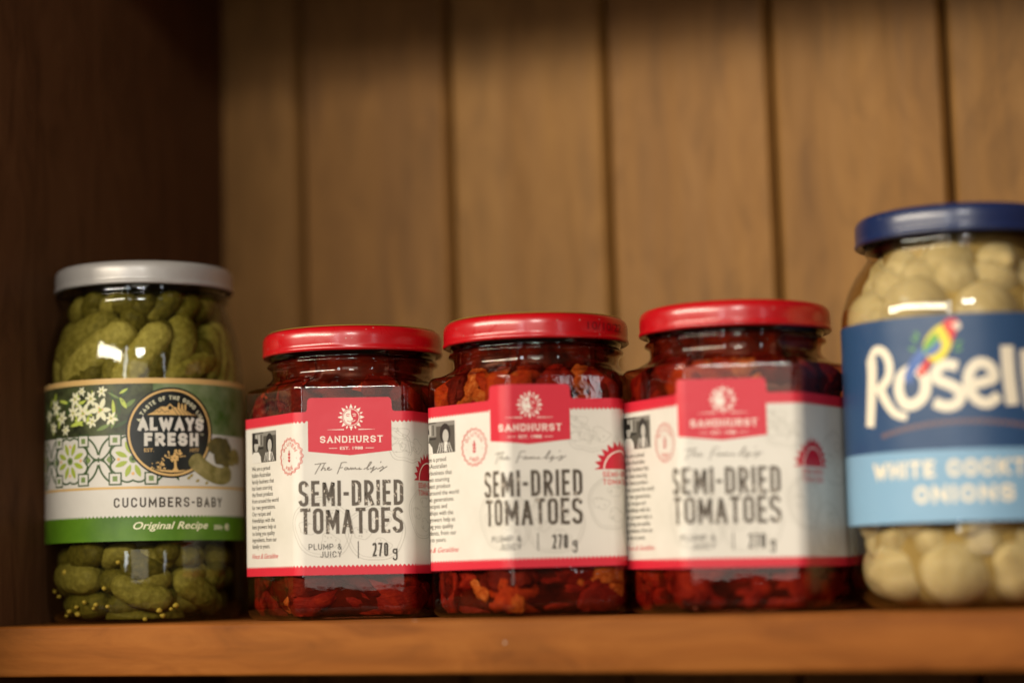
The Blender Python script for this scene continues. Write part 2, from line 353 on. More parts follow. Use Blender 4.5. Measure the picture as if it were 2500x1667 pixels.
class Art:
    """print layers: 2-D polygons on a label, later wrapped on its surface"""
    def __init__(s): s.items = []; s.k = 0
    def add(s, part, mat, V, F, off):
        s.items.append((part, mat, V, F, off))
    def poly(s, part, mat, pts, lvl=1):
        s.k += 1
        tri = tessellate_polygon([[Vector((x, y, 0)) for x, y in pts]])
        s.add(part, mat, list(pts), [tuple(t) for t in tri], lvl*.03+(s.k % 24)*.0009)
    def strip(s, part, mat, pts, t, closed=False, lvl=2, t2=None):
        P = []
        for p in pts:
            if not P or hypot(p[0]-P[-1][0], p[1]-P[-1][1]) > 1e-4: P.append(p)
        if closed and hypot(P[0][0]-P[-1][0], P[0][1]-P[-1][1]) < 1e-4: P.pop()
        n = len(P)
        if n < 2: return
        s.k += 1; V = []; F = []
        for i in range(n):
            a = P[(i-1) % n] if (closed or i > 0) else None; b = P[(i+1) % n] if (closed or i < n-1) else None; c = P[i]
            def nd(p, q):
                dx, dy = q[0]-p[0], q[1]-p[1]; l = hypot(dx, dy) or 1; return (-dy/l, dx/l)
            if a is None: nx, ny = nd(c, b)
            elif b is None: nx, ny = nd(a, c)
            else:
                n1, n2 = nd(a, c), nd(c, b); mx, my = n1[0]+n2[0], n1[1]+n2[1]; l = mx*mx+my*my
                if l < .12: nx, ny = n1
                else:
                    f = min(2/l, 1.9/sqrt(l)); nx, ny = mx*f, my*f
            tt = t if t2 is None else t+(t2-t)*i/(n-1)
            V += [(c[0]+nx*tt/2, c[1]+ny*tt/2), (c[0]-nx*tt/2, c[1]-ny*tt/2)]
        for i in range(n if closed else n-1):
            j = (i+1) % n; F.append((2*i, 2*i+1, 2*j+1, 2*j))
        s.add(part, mat, V, F, lvl*.03+(s.k % 24)*.0009)
    def stext(s, part, mat, txt, ua, ub, va, vb, t, gap=.28, lvl=2, serif=0, xf=None, thin=None):
        """constant-stroke capitals filling the box ua..ub, va..vb"""
        ws = [WID.get(c, 1.0) for c in txt]; tot = sum(ws)+gap*(len(txt)-1); unit = (ub-ua)/tot; u = ua
        h = vb-va-t
        for c, wd in zip(txt, ws):
            w = max(wd*unit-t, .02) if c != 'I' else wd*unit
            x0 = u+(t/2 if c != 'I' else 0)
            for st, cl in glyph(c, w, h):
                pts = [(x0+x, va+t/2+y) for x, y in st]
                pts2 = []
                for i, p in enumerate(pts):     # keep segments short so that they wrap
                    pts2.append(p)
                    if i+1 < len(pts):
                        q = pts[i+1]; m = int(hypot(q[0]-p[0], q[1]-p[1])/1.5)
                        for k in range(1, m+1): pts2.append((p[0]+(q[0]-p[0])*k/(m+1), p[1]+(q[1]-p[1])*k/(m+1)))
                if not cl and len(pts) > 1:     # square ends
                    def ext(p, q):
                        l = hypot(p[0]-q[0], p[1]-q[1]) or 1; return (p[0]+(p[0]-q[0])/l*t/2, p[1]+(p[1]-q[1])/l*t/2)
                    pts2[0] = ext(pts2[0], pts2[1]); pts2[-1] = ext(pts2[-1], pts2[-2])
                tt = t
                if thin:
                    ver = max(p[1] for p in st)-min(p[1] for p in st) > .5*h
                    tt = t if ver else thin
                f = xf if xf else (lambda p: p)
                s.strip(part, mat, [f(p) for p in pts2], tt, cl, lvl)
                if serif and not cl:
                    for p in (pts[0], pts[-1]):
                        yy = p[1]-va-t/2
                        if yy < .05*h or yy > .95*h: s.strip(part, mat, [f((p[0]-serif, va+.08 if yy < .05*h else vb-.08)), f((p[0]+serif, va+.08 if yy < .05*h else vb-.08))], .16, False, lvl)
            u += wd*unit+gap*unit
    def text(s, part, mat, txt, u, v, size, sx=1.0, width=None, align='LEFT', bold=0, shear=0, lvl=2, xf=None):
        V, F, wd = font_mesh(txt, bold, shear)
        k = size/.70   # cap height -> size
        kx = k*sx if width is None else width/max(wd, 1e-6)
        x0 = u if align == 'LEFT' else (u-wd*kx if align == 'RIGHT' else u-wd*kx/2)
        s.k += 1
        f = xf if xf else (lambda p: p)
        s.add(part, mat, [f((x0+x*kx, v+y*k)) for x, y in V], F, lvl*.03+(s.k % 24)*.0009)
    def disc(s, part, mat, cx, cy, r, lvl=1, n=40, ry=None):
        s.poly(part, mat, [(cx+r*cos(2*pi*i/n), cy+(ry or r)*sin(2*pi*i/n)) for i in range(n)], lvl)
    def leaf(s, part, mat, x, y, L, wd, a, lvl=1, n=7):
        A = [(L*i/n, wd/2*sin(pi*i/n)**.8) for i in range(n+1)]; B = [(L*i/n, -wd/2*sin(pi*i/n)**.8) for i in range(n-1, 0, -1)]
        s.poly(part, mat, [(x+p*cos(a)-q*sin(a), y+p*sin(a)+q*cos(a)) for p, q in A+B], lvl)
    def build(s, base, wrap, cuts, shift, v0, umax=None):
        groups = {}
        for part, mat, V, F, off in s.items: groups.setdefault(part, []).append((mat, V, F, off))
        for part, L in groups.items():
            bm = bmesh.new(); mats = []; ol = bm.verts.layers.float.new('off')
            for mat, V, F, off in L:
                if mat not in mats: mats.append(mat)
                mi = mats.index(mat)
                bv = []
                for x, y in V:
                    q = bm.verts.new((x+shift, y+v0, 0)); q[ol] = off; bv.append(q)
                for f in F:
                    try: fc = bm.faces.new([bv[i] for i in f])
                    except ValueError: continue
                    fc.material_index = mi
            xs = [q.co.x for q in bm.verts]; lo, hi = min(xs), max(xs)
            for cx in cuts:
                if lo < cx < hi: bmesh.ops.bisect_plane(bm, geom=list(bm.verts)+list(bm.edges)+list(bm.faces), dist=1e-6, plane_co=(cx, 0, 0), plane_no=(1, 0, 0))
            bmesh.ops.triangulate(bm, faces=[f for f in bm.faces if len(f.verts) > 4])
            bm.normal_update(); bm.verts.ensure_lookup_table(); bm.verts.index_update()
            nv = []; no = []
            for q in bm.verts:
                p, n = wrap(q.co.x, q.co.y, .15+q[ol]); nv.append(p); no.append(n)
            fs = []; fm = []
            for f in bm.faces:
                idx = [q.index for q in f.verts]
                if f.normal.z < 0: idx.reverse()
                fs.append(idx); fm.append(f.material_index)
            bm.free()
            mesh_obj(part, nv, fs, [MATS[m] for m in mats], base, True, fm, no)
_fc = {}
def font_mesh(txt, bold=0, shear=0):
    key = (txt, bold, shear)
    if key in _fc: return _fc[key]
    cu = bpy.data.curves.new('t', 'FONT'); cu.body = txt; cu.resolution_u = 3; cu.offset = bold; cu.shear = shear; cu.dimensions = '2D'; cu.fill_mode = 'BOTH'
    o = bpy.data.objects.new('t', cu); COL.objects.link(o); bpy.context.view_layer.update()
    me = bpy.data.meshes.new_from_object(o.evaluated_get(bpy.context.evaluated_depsgraph_get()))
    V = [(v.co.x, v.co.y) for v in me.vertices]; F = [tuple(p.vertices) for p in me.polygons]
    bpy.data.objects.remove(o); bpy.data.curves.remove(cu); bpy.data.meshes.remove(me)
    x0 = min(v[0] for v in V); x1 = max(v[0] for v in V)
    V = [(x-x0, y) for x, y in V]; _fc[key] = (V, F, x1-x0); return _fc[key]

def hex_wrap0(u, v, off):
    x, y, nx, ny = hexp(u, off); return Vector((x, y, v))*.001, Vector((nx, ny, 0))
def cyl_wrap(R):
    def f(u, v, off):
        a = u/R; return Vector(((R+off)*sin(a), -(R+off)*cos(a), v))*.001, Vector((sin(a), -cos(a), 0))
    return f
HEX_CUTS = []
for k in range(-3, 4):
    for i in range(0, 8): HEX_CUTS.append(k*LS+FL/2+RC*pi/3*i/7)
def base_label(parent, wrap, cuts, outline, mat, name='label'):
    bm = bmesh.new(); vs = [bm.verts.new((x, y, 0)) for x, y in outline]; f = bm.faces.new(vs)
    bm.faces.remove(f); bm.verts.ensure_lookup_table()
    for t in tessellate_polygon([[Vector((x, y, 0)) for x, y in outline]]): bm.faces.new([bm.verts[i] for i in t])
    xs = [x for x, y in outline]
    for cx in cuts:
        if min(xs) < cx < max(xs): bmesh.ops.bisect_plane(bm, geom=list(bm.verts)+list(bm.edges)+list(bm.faces), dist=1e-6, plane_co=(cx, 0, 0), plane_no=(1, 0, 0))
    bm.normal_update(); bm.verts.index_update(); nv = []; no = []
    for q in bm.verts:
        p, n = wrap(q.co.x, q.co.y, .15); nv.append(p); no.append(n)
    fs = []
    for f in bm.faces:
        idx = [q.index for q in f.verts]
        if f.normal.z < 0: idx.reverse()
        fs.append(idx)
    bm.free()
    return mesh_obj(name, nv, fs, mat, parent, True, None, no)

# print inks
def ink(name, rgb, rough=.36, worn=None, mottle=None, scale=700):
    m, nt, out = newmat(name); p = N(nt, 'ShaderNodeBsdfPrincipled'); nt.links.new(p.outputs[0], out.inputs[0])
    c = lin(rgb)
    if worn:
        v = coords(nt); f = noise(nt, v, 1500, 2, .5); g = noise(nt, v, 300, 2)
        ad = N(nt, 'ShaderNodeMath', operation='MULTIPLY'); nt.links.new(f, ad.inputs[0]); nt.links.new(g, ad.inputs[1])
        r = ramp(nt, [(.33, (0, 0, 0)), (.37, (1, 1, 1))], ad.outputs[0])
        nt.links.new(mixc(nt, r.outputs[0], c, lin(worn)), p.inputs['Base Color'])
    elif mottle:
        v = coords(nt); f = noise(nt, v, scale, 4, .6)
        r = ramp(nt, [(.34, c), (.62, lin(mottle))], f); nt.links.new(r.outputs[0], p.inputs['Base Color'])
    else: p.inputs['Base Color'].default_value = c
    p.inputs['Roughness'].default_value = rough; p.inputs['Specular IOR Level'].default_value = .5
    nt.links.new(bump(nt, noise(nt, coords(nt, rnd=2.0), 75, 3, .5), .22, .0009), p.inputs['Normal'])
    return m
ink('paper', (208, 204, 194), mottle=(217, 213, 204), scale=40); ink('label_red', (200, 38, 56)); ink('label_dark', (84, 74, 62), worn=(200, 190, 175)); ink('text_mid', (122, 114, 104)); ink('text_dark', (66, 58, 48))
ink('drawing_grey', (186, 182, 172)); ink('seal_red', (205, 70, 62)); ink('sign_red', (205, 60, 62)); ink('deep_red', (190, 22, 44))
for i, g in enumerate((28, 70, 120, 168, 205)): ink('photo_grey_%d' % i, (g+6, g+3, g-4 if g > 30 else g))
ink('paper_line', (236, 226, 214))

# ------------------------------------------------------------------ tomato label artwork
def zig(u0, u1, v, amp, per, up=1):
    n = int((u1-u0)/per); P = []
    for i in range(n):
        P += [(u0+i*per, v), (u0+(i+.3)*per, v+amp*.75*up), (u0+(i+.5)*per, v+amp*up), (u0+(i+.7)*per, v+amp*.75*up)]
    return P+[(u0+n*per, v)]
def cat(pts, sub=4): return smooth_prof(pts, sub)
TW = 84.0
TA = Art()
A = TA
bl = zig(-TW, TW, 2.55, .75, 1.42); A.poly('border', 'label_red', [(-TW, 0), (TW, 0)]+[p for p in reversed(bl)], 1)
# top band and header panel
tl = zig(-TW, -13.9, 51.1, .75, 1.42, -1); tr = zig(13.9, TW, 51.1, .75, 1.42, -1)
A.poly('header_panel', 'label_red', [(-TW, 54.1)]+tl+[(-13.9, 51), (-13.9, 40.9), (-7, 40.2), (0, 39.5), (7, 40.2), (13.9, 40.9), (13.9, 51)]+tr+[(TW, 54.1), (15.0, 54.1), (14.45, 54.35), (14.15, 55)]+[(14.0, 57.6), (13.7, 58.4), (13, 58.8), (-13, 58.8), (-13.7, 58.4), (-14.0, 57.6), (-14.15, 55), (-14.45, 54.35), (-15, 54.1)], 1.3)
T_OUT = [(-TW, 0), (TW, 0), (TW, 54.1), (15.0, 54.1), (14.45, 54.35), (14.15, 55), (14.0, 57.6), (13.7, 58.4), (13, 58.8), (-13, 58.8), (-13.7, 58.4), (-14.0, 57.6), (-14.15, 55), (-14.45, 54.35), (-15, 54.1), (-TW, 54.1)]
# sun emblem
sc_, sv = .5, 52.2
for i in range(16):
    a = pi/2+2*pi*i/16; ca, sa = cos(a), sin(a)
    if i % 2 == 0:
        A.poly('sun_emblem', 'paper_line', [(sc_+3.1*cos(a-.2), sv+3.1*sin(a-.2)), (sc_+4.5*ca, sv+4.5*sa), (sc_+3.1*cos(a+.2), sv+3.1*sin(a+.2))], 2)
    else: A.leaf('sun_emblem', 'paper_line', sc_+3.05*ca, sv+3.05*sa, 1.15, .55, a, 2)
A.strip('sun_emblem', 'paper_line', arcpts(sc_, sv, 2.72, 2.72, 0, 360, 40), .2, True, 2)
A.poly('sun_emblem', 'paper_line', arcpts(sc_, sv, 2.45, 2.45, 90, 270, 20)+[(sc_+.1, sv-1.2), (sc_+.75, sv-.75), (sc_+.15, sv+.3), (sc_-.05, sv+1.2)], 2)
for pts, mm in (([(-1.7, .75), (-1.1, 1.1), (-.4, .9)], 'label_red'), ([(-1.5, .3), (-1.0, .5), (-.6, .25)], 'label_red'), ([(-1.3, -1.15), (-.5, -1.5), (.2, -1.45)], 'label_red'), ([(.5, .95), (1.1, 1.1), (1.7, .7)], 'paper_line'), ([(.7, .3), (1.1, .5), (1.5, .25)], 'paper_line'), ([(.2, -1.45), (.9, -1.3), (1.4, -.95)], 'paper_line')):
    A.strip('sun_emblem', mm, [(sc_+x, sv+y) for x, y in cat(pts)], .22, False, 3)
for x0, x1 in ((-7.4, -1.9), (8.4, 2.9)): A.strip('sun_emblem', 'paper_line', [(x0, 48.1), ((x0+x1)/2, 48.1), (x1, 48.1)], .06, False, 2, .3)
A.stext('lettering', 'paper_line', 'SANDHURST', -9.9, 10.9, 43.75, 46.0, .40, .34, 2, .42, None, .28)
A.text('lettering', 'paper_line', 'EST. 1988', .5, 41.45, .95, 1.25, 7.6, 'CENTER', .012)
for x0, x1 in ((-7, -4.2), (5.2, 8)): A.strip('lettering', 'paper_line', [(x0, 41.9), (x1, 41.9)], .16, False, 2)
# main lettering
A.stext('lettering', 'label_dark', 'SEMI-DRIED', -17.2, 17.5, 22.75, 31.2, 1.16, .30)
A.stext('lettering', 'label_dark', 'TOMATOES', -16.7, 17.3, 13.55, 22.1, 1.16, .24)
A.stext('lettering', 'text_dark', 'PLUMP &', -14.1, -3.2, 8.35, 10.35, .24, .30)
A.stext('lettering', 'text_dark', 'JUICY', -10.3, -3.2, 5.85, 7.85, .24, .36)
A.strip('lettering', 'text_dark', [(2.3, 5.4), (2.3, 11.0)], .30, False, 2)
A.stext('lettering', 'text_dark', '270', 7.0, 12.2, 5.9, 10.4, .62, .36)
A.stext('lettering', 'text_dark', 'g', 13.6, 15.3, 5.2, 9.0, .50, .1)
fam = [[(635, 112), (690, 103), (735, 100)], [(690, 105), (665, 150), (637, 205)], [(722, 100), (705, 140), (690, 172), (705, 150), (720, 145), (725, 158), (722, 168), (735, 165)],
 [(740, 160), (760, 150), (762, 142), (750, 145), (745, 160), (755, 168), (785, 158)], [(868, 100), (850, 150), (830, 205)], [(862, 101), (890, 95), (915, 97)], [(845, 150), (880, 143)],
 [(925, 150), (905, 145), (893, 160), (905, 167), (925, 152), (925, 165), (940, 160)], [(940, 165), (950, 148), (955, 165), (967, 150), (973, 163), (988, 148), (993, 163), (1010, 158)],
 [(1012, 165), (1024, 150), (1022, 165), (1045, 160)], [(1060, 165), (1100, 140), (1128, 100), (1117, 98), (1095, 140), (1090, 168), (1110, 160)],
 [(1120, 150), (1122, 163), (1140, 150), (1152, 140), (1135, 175), (1122, 197), (1130, 185), (1175, 152)], [(1212, 90), (1207, 106)], [(1178, 165), (1215, 148), (1225, 140), (1230, 150), (1225, 168), (1200, 186), (1215, 172), (1265, 140)]]
for stp in fam:
    A.strip('lettering', 'text_mid', [(-11.8+(x-635)*24.1/630, 33.4+(205-y)*3.8/110) for x, y in cat(stp, 4)], .26, False, 2)
para = ['We are a proud', 'Italian-Australian', 'family business that', 'has been sourcing', 'the finest produce', 'from around the world', 'for two generations.', 'Our recipes and', 'friendships with the', 'best growers help us', 'to bring you quality', 'ingredients, from our', 'family to yours.']
for i, t in enumerate(para): A.text('lettering', 'text_dark', t, -49.4, 36.0-2.21*i, 1.5, .98)
A.text('signature', 'sign_red', 'Vince & Geraldine', -49.4, 6.0, 1.7, 1.0, 19, 'LEFT', -.004, .45)
# seal
def ringwave(cx, cy, r, amp, n, m=96): return [(cx+(r+amp*cos(n*2*pi*i/m))*cos(2*pi*i/m), cy+(r+amp*cos(n*2*pi*i/m))*sin(2*pi*i/m)) for i in range(m)]
su, sV = -21.8, 39.6
A.strip('seal', 'seal_red', ringwave(su, sV, 6.0, .28, 18, 144), .24, True, 2); A.strip('seal', 'seal_red', ringwave(su, sV, 5.5, .22, 18, 144), .14, True, 2)
def on_arc(cx, cy, r, top=True):
    def f(p):
        if top:
            a = pi/2-p[0]/r; return (cx+(r+p[1])*cos(a), cy+(r+p[1])*sin(a))
        a = -pi/2+p[0]/r; return (cx+(r-p[1])*cos(a), cy+(r-p[1])*sin(a))
    return f
A.stext('seal', 'seal_red', 'GLUTEN', -4.1, 4.1, 0, 1.25, .2, .4, 2, 0, on_arc(su, sV, 3.55))
A.stext('seal', 'seal_red', 'FREE', -2.6, 2.6, 0, 1.25, .2, .4, 2, 0, on_arc(su, sV, 4.8, False))
for i in range(3):
    for sg in (-1, 1): A.leaf('seal', 'deep_red', su, sV-1.9+i*1.05, 1.25, .62, pi/2-sg*.6, 2)
A.leaf('seal', 'deep_red', su, sV+1.0, 1.2, .6, pi/2, 2)
for sg in (-1, 1): A.disc('seal', 'seal_red', su+sg*3.9, sV-.6, .14, 2, 8)
# printed snapshot of two people
def quad(x0, x1, y0, y1): return [(x0, y0), (x1, y0), (x1, y1), (x0, y1)]
px0, px1, py0, py1 = -49.0, -31.2, 38.7, 49.1
A.poly('photo_print', 'photo_grey_1', quad(px0, px1, py0, py1), 1)
for q, g in ((quad(-49, -46.8, 43, 49.1), 0), (quad(-46.8, -40.5, 44.2, 48.6), 2), (quad(-46.2, -45.2, 44.6, 48.2), 3), (quad(-44.2, -43.2, 44.6, 48.2), 3), (quad(-42.4, -41.6, 44.6, 48.2), 1), (quad(-46.6, -40.6, 43.3, 43.9), 0), (quad(-40.5, -31.2, 47.6, 49.1), 2)): A.poly('photo_print', 'photo_grey_%d' % g, q, 2)
A.poly('photo_print', 'photo_grey_4', [(-49, 38.7), (-42.2, 38.7), (-42.6, 40.8), (-44.2, 42.3), (-47.6, 42.4), (-49, 41.6)], 3)
A.disc('photo_print', 'photo_grey_3', -45.9, 44.6, 1.5, 3, 18, 2.1); A.poly('photo_print', 'photo_grey_0', arcpts(-45.9, 45.4, 1.65, 1.7, -5, 185, 12), 4)
A.disc('photo_print', 'photo_grey_0', -36.0, 45.0, 2.7, 3, 20, 3.4)
A.poly('photo_print', 'photo_grey_1', [(-40.8, 38.7), (-31.6, 38.7), (-32.2, 41.2), (-34.6, 42.4), (-37.6, 42.4), (-39.8, 41.4)], 4)
for i in range(7): A.strip('photo_print', 'photo_grey_4', [(-40+i*1.25, 38.8), (-38.6+i*.75, 42.0)], .3, False, 5)
A.disc('photo_print', 'photo_grey_3', -35.7, 44.2, 1.5, 5, 18, 2.2)
A.poly('photo_print', 'photo_grey_4', [(-36.6, 39.2), (-35.4, 39.0), (-34.9, 42.2), (-36.4, 42.2)], 6)
# tomato line drawings
def slice_(cx, cy, r, a0=0, a1=360, k=1.0):
    rnd = random.Random(int(cx*7+cy*13))
    n = 48
    def rr(i): return r*(1+.05*sin(2*i*2*pi/n+cx)+.03*sin(5*i*2*pi/n))
    for f in (1.0, .9): A.strip('tomato_drawing', 'drawing_grey', [(cx+f*rr(i)*k*cos(radians(a0+(a1-a0)*i/n)), cy+f*rr(i)*sin(radians(a0+(a1-a0)*i/n))) for i in range(n+1)], .24 if f == 1 else .16, False, .2)
    for j in range(3):
        a = radians(a0+(a1-a0)*(j+.5)/3); c0, c1 = cx+.48*r*cos(a)*k, cy+.48*r*sin(a)
        A.strip('tomato_drawing', 'drawing_grey', [(c0+.3*r*(1+.2*sin(3*t+j))*cos(t), c1+.22*r*(1+.25*cos(2*t+j))*sin(t)) for t in [2*pi*i/24 for i in range(24)]], .18, True, .2)
        for q in range(5):
            t = rnd.random()*6.28; A.leaf('tomato_drawing', 'drawing_grey', c0+.2*r*cos(t), c1+.14*r*sin(t), .9, .45, rnd.random()*6.28, .2, 4)
slice_(-9.5, 15.5, 10.0); slice_(8.0, 13.5, 9.5); slice_(21.5, 46.5, 10.0, 150, 330); slice_(12, 40.5, 8.5, -10, 160); slice_(27, 20, 9.0, 0, 360, .8); slice_(40, 12, 8.5); slice_(46, 34, 9)
# half sun with spikes
hu, hv = 30.8, 31.0
P = []
for i in range(13):
    a = pi*i/12; r = 9.3 if i % 1 == 0 else 6
    P.append((hu+9.3*cos(a), hv+9.3*sin(a)))
    if i < 12:
        b = pi*(i+.5)/12; P.append((hu+7.3*cos(b), hv+7.3*sin(b)))
A.poly('half_sun', 'deep_red', P, 2)
A.strip('half_sun', 'paper_line', arcpts(hu, hv, 5.9, 5.9, 0, 180, 24), .42, False, 3)
A.stext('half_sun', 'seal_red', 'SEMI-DRIED', hu-6.4, hu+6.4, 28.5, 30.3, .28, .36); A.stext('half_sun', 'seal_red', 'TOMATOES', hu-6.4, hu+6.4, 26.0, 27.8, .28, .3)

# ------------------------------------------------------------------ tomato jars
def empty(name, loc, rz):
    o = bpy.data.objects.new(name, None); COL.objects.link(o); o.location = loc; o.rotation_euler = (0, 0, rz); o.empty_display_size = .02
    return o
def tomato_jar(loc, rz, shift, v0, label, bead, stamp=False, lid_rot=0.0, tilt=0.0):
    def hex_wrap(u, v, off): return hex_wrap0(u, v+(u-shift)*tilt, off)
    j = empty('tomato_jar', loc, rz); tag(j, label, 'jar', 'glass jars of semi-dried tomatoes')
    hex_glass(j)
    ld = make_lid(j, 31.5, 89.9, 98.4, RED, GOLD if bead else None, lid_rot)
    if stamp:
        S = Art(); S.text('date_stamp', 'stamp_ink', '10/10/22', 10.5, 93.0, 2.6, 1.25, 17.5, 'LEFT', -.008)
        S.build(ld, cyl_wrap(31.3), [i*1.2 for i in range(0, 40)], 0, 0)
    lb = base_label(j, hex_wrap, HEX_CUTS, [(x+shift, y+v0) for x, y in T_OUT], MATS['paper'])
    TA.build(lb, hex_wrap, HEX_CUTS, shift, v0)
    return j
JARS = [tomato_jar((-.06808, .05579, 0), radians(23.1), -1.0, 14.85, 'tomato jar with red lid nearest to the cucumber jar, left of the three', True, tilt=-.003),
        tomato_jar((0, .055, 0), radians(32.6), -11.2, 15.7, 'middle tomato jar with red lid that has a date stamped on it', True, True, tilt=.006),
        tomato_jar((.06918, .05517, 0), radians(14.5), -5.5, 14.3, 'tomato jar with red lid beside the blue-lidded onion jar, blurred label', False, lid_rot=.7, tilt=-.005)]

# pieces of tomato
def tomato_mat(name, a, b, c3, sc=150):
    m, nt, out = newmat(name); p = N(nt, 'ShaderNodeBsdfPrincipled'); nt.links.new(p.outputs[0], out.inputs[0])
    v = coords(nt, rnd=6.0); f = noise(nt, v, sc, 6, .68, .9); f2 = noise(nt, coords(nt, (1, 1, 2.2), rnd=6.0), 380, 5, .65, .6)
    r = ramp(nt, [(.3, a), (.52, b), (.74, c3)], f); nt.links.new(r.outputs[0], p.inputs['Base Color'])
    p.inputs['Roughness'].default_value = .45; p.inputs['Specular IOR Level'].default_value = .15; nt.links.new(bump(nt, f2, .7, .0012), p.inputs['Normal'])
    return m
TM = [tomato_mat('tomato_red', (.085, .006, .005), (.20, .014, .008), (.36, .045, .013)), tomato_mat('tomato_orange', (.18, .016, .007), (.38, .062, .012), (.56, .17, .028)),
      tomato_mat('tomato_seedy', (.20, .030, .008), (.44, .17, .030), (.62, .42, .15), 420), tomato_mat('tomato_dark', (.05, .006, .005), (.12, .012, .008), (.22, .03, .012))]
def blob(seed, sx, sy, sz, amp=.28, nu=16, nv=10):
    V = []; F = []; off = Vector((seed*3.7, seed*1.3, seed*2.1))
    for i in range(nv+1):
        th = pi*i/nv
        for k in range(nu):
            ph = 2*pi*k/nu; d = Vector((sin(th)*cos(ph), sin(th)*sin(ph), cos(th)))
            n = 1+amp*mnoise.noise(d*1.4+off)+amp*.5*mnoise.noise(d*3.3+off)
            V.append(Vector((d.x*sx, d.y*sy, d.z*sz))*n)
    for i in range(nv):
        for k in range(nu): F.append((i*nu+k, (i+1)*nu+k, (i+1)*nu+(k+1) % nu, i*nu+(k+1) % nu))
    return V, F
def press_hex(p, inset):
    """keep a point (mm, jar space) inside the glass"""
    z = p.z; p.z = max(p.z, 1.4)
    foot = max(0, 4.5-p.z)*.8; top = max(0, p.z-76.0)
    for k in range(6):
        a = -pi/2+k*pi/3; d = p.x*cos(a)+p.y*sin(a)-(AP-inset-foot)
        if d > 0: p.x -= d*cos(a); p.y -= d*sin(a)
    l = hypot(p.x, p.y); lim = 36.0-inset-foot-min(9.0, top*1.45)
    lim = min(lim, 27.2 if p.z > 81 else 99)
    if l > lim: p.x *= lim/l; p.y *= lim/l
    return p
jn = ['left', 'middle', 'right']
MIXW = ([5, .7, .1, 5], [4, 1.8, .9, 4], [6, .9, .15, 4])
SPEC = ({(0, 5): 0, (3, 2): 1}, {(0, 3): 2, (0, 4): 1, (0, 7): 2, (2, 2): 2, (3, 2): 1, (3, 3): 2, (3, 4): 1, (0, 6): 0, (0, 5): 0}, {(3, 5): 2, (3, 4): 1, (3, 3): 0})
for ji, j in enumerate(JARS):
    rnd = random.Random(101+ji*17); M = Matrix.Translation(j.location) @ Matrix.Rotation(j.rotation_euler.z, 4, 'Z')
    def piece(s, z, d, big=1.0, m=None, tilt=None):
        x, y, nx, ny = hexp(s, -d); a = atan2(ny, nx)+pi/2
        m = m if m is not None else rnd.choices([0, 1, 2, 3], MIXW[ji])[0]
        V, F = blob(rnd.uniform(1, 90), 12.0*rnd.uniform(.8, 1.2), 4.6, 6.6*rnd.uniform(.8, 1.2), .40, 26, 16)
        T = Matrix.Translation((x, y, z)) @ Matrix.Rotation(a, 4, 'Z') @ Matrix.Rotation(tilt if tilt is not None else rnd.uniform(-.9, .9), 4, 'Y') @ Matrix.Rotation(rnd.uniform(-.25, .25), 4, 'X') @ Matrix.Scale(big, 4)
        o = mesh_obj('tomato_piece', [press_hex(T @ v, 1.1)*.001 for v in V], F, TM[m]); o.matrix_world = M
        tag(o, '%s piece of semi-dried tomato %s the label in the %s tomato jar' % (('red', 'orange', 'yellow seedy', 'dark')[m], 'below' if z < 30 else 'above', jn[ji]), 'tomato', 'tomato pieces in the %s jar' % jn[ji])
    for row, (z, d, n) in enumerate(((7.0, 6.2, 11), (14.0, 6.0, 11), (66.0, 6.0, 11), (73.5, 6.4, 11), (79.0, 10.5, 9))):
        ph = rnd.uniform(-5, 5)
        for k in range(n): piece(-78+156*k/(n-1)+ph+rnd.uniform(-2, 2), z+rnd.uniform(-1.2, 1.2), d+rnd.uniform(0, 1.6), rnd.uniform(.8, 1.05), SPEC[ji].get((row, k)), (rnd.uniform(-.5, .5) if row < 2 else None))
    EX = ([(-27, 73, 5.0, .55, 1), (8, 76, 6.0, .6, 1)],
          [(-36, 9, 4.6, .5, 2), (-22, 5.0, 4.8, .42, 2), (-28, 8, 6, .7, 1), (17, 8.5, 4.6, .45, 2), (6, 11, 4.4, .25, 2), (-42, 70, 5.0, .8, 2), (-52, 71, 5.0, .75, 1), (-24, 77, 6.5, .45, 2), (-11, 77.5, 7, .6, 1), (-33, 75, 6.0, .6, 1), (4, 75, 6.2, .7, 0)],
          [(-11, 75.5, 5.2, .4, 2), (1, 76, 5.2, .5, 2), (-26, 73, 5.4, .7, 0), (-5, 73, 6, .7, 1)])[ji]
    for s_, z_, d_, b_, m_ in EX: piece(s_, z_, d_, b_, m_)
    # the oil
    rings = [hex_ring(1.2, -7)]+[hex_ring(z, -3.6) for z in (5, 14, 40, 66, 75)]+[hex_ring(78.5, -5.5), hex_ring(81.0, -6, .7, 26.6), hex_ring(83, -8, 1, 26.8), hex_ring(89.0, -8, 1, 26.8)]
    V, F = ring_mesh(rings); o = mesh_obj('oil', V, F, OIL, None); o.matrix_world = M
    tag(o, 'dark red oil filling the %s tomato jar' % jn[ji], 'oil')

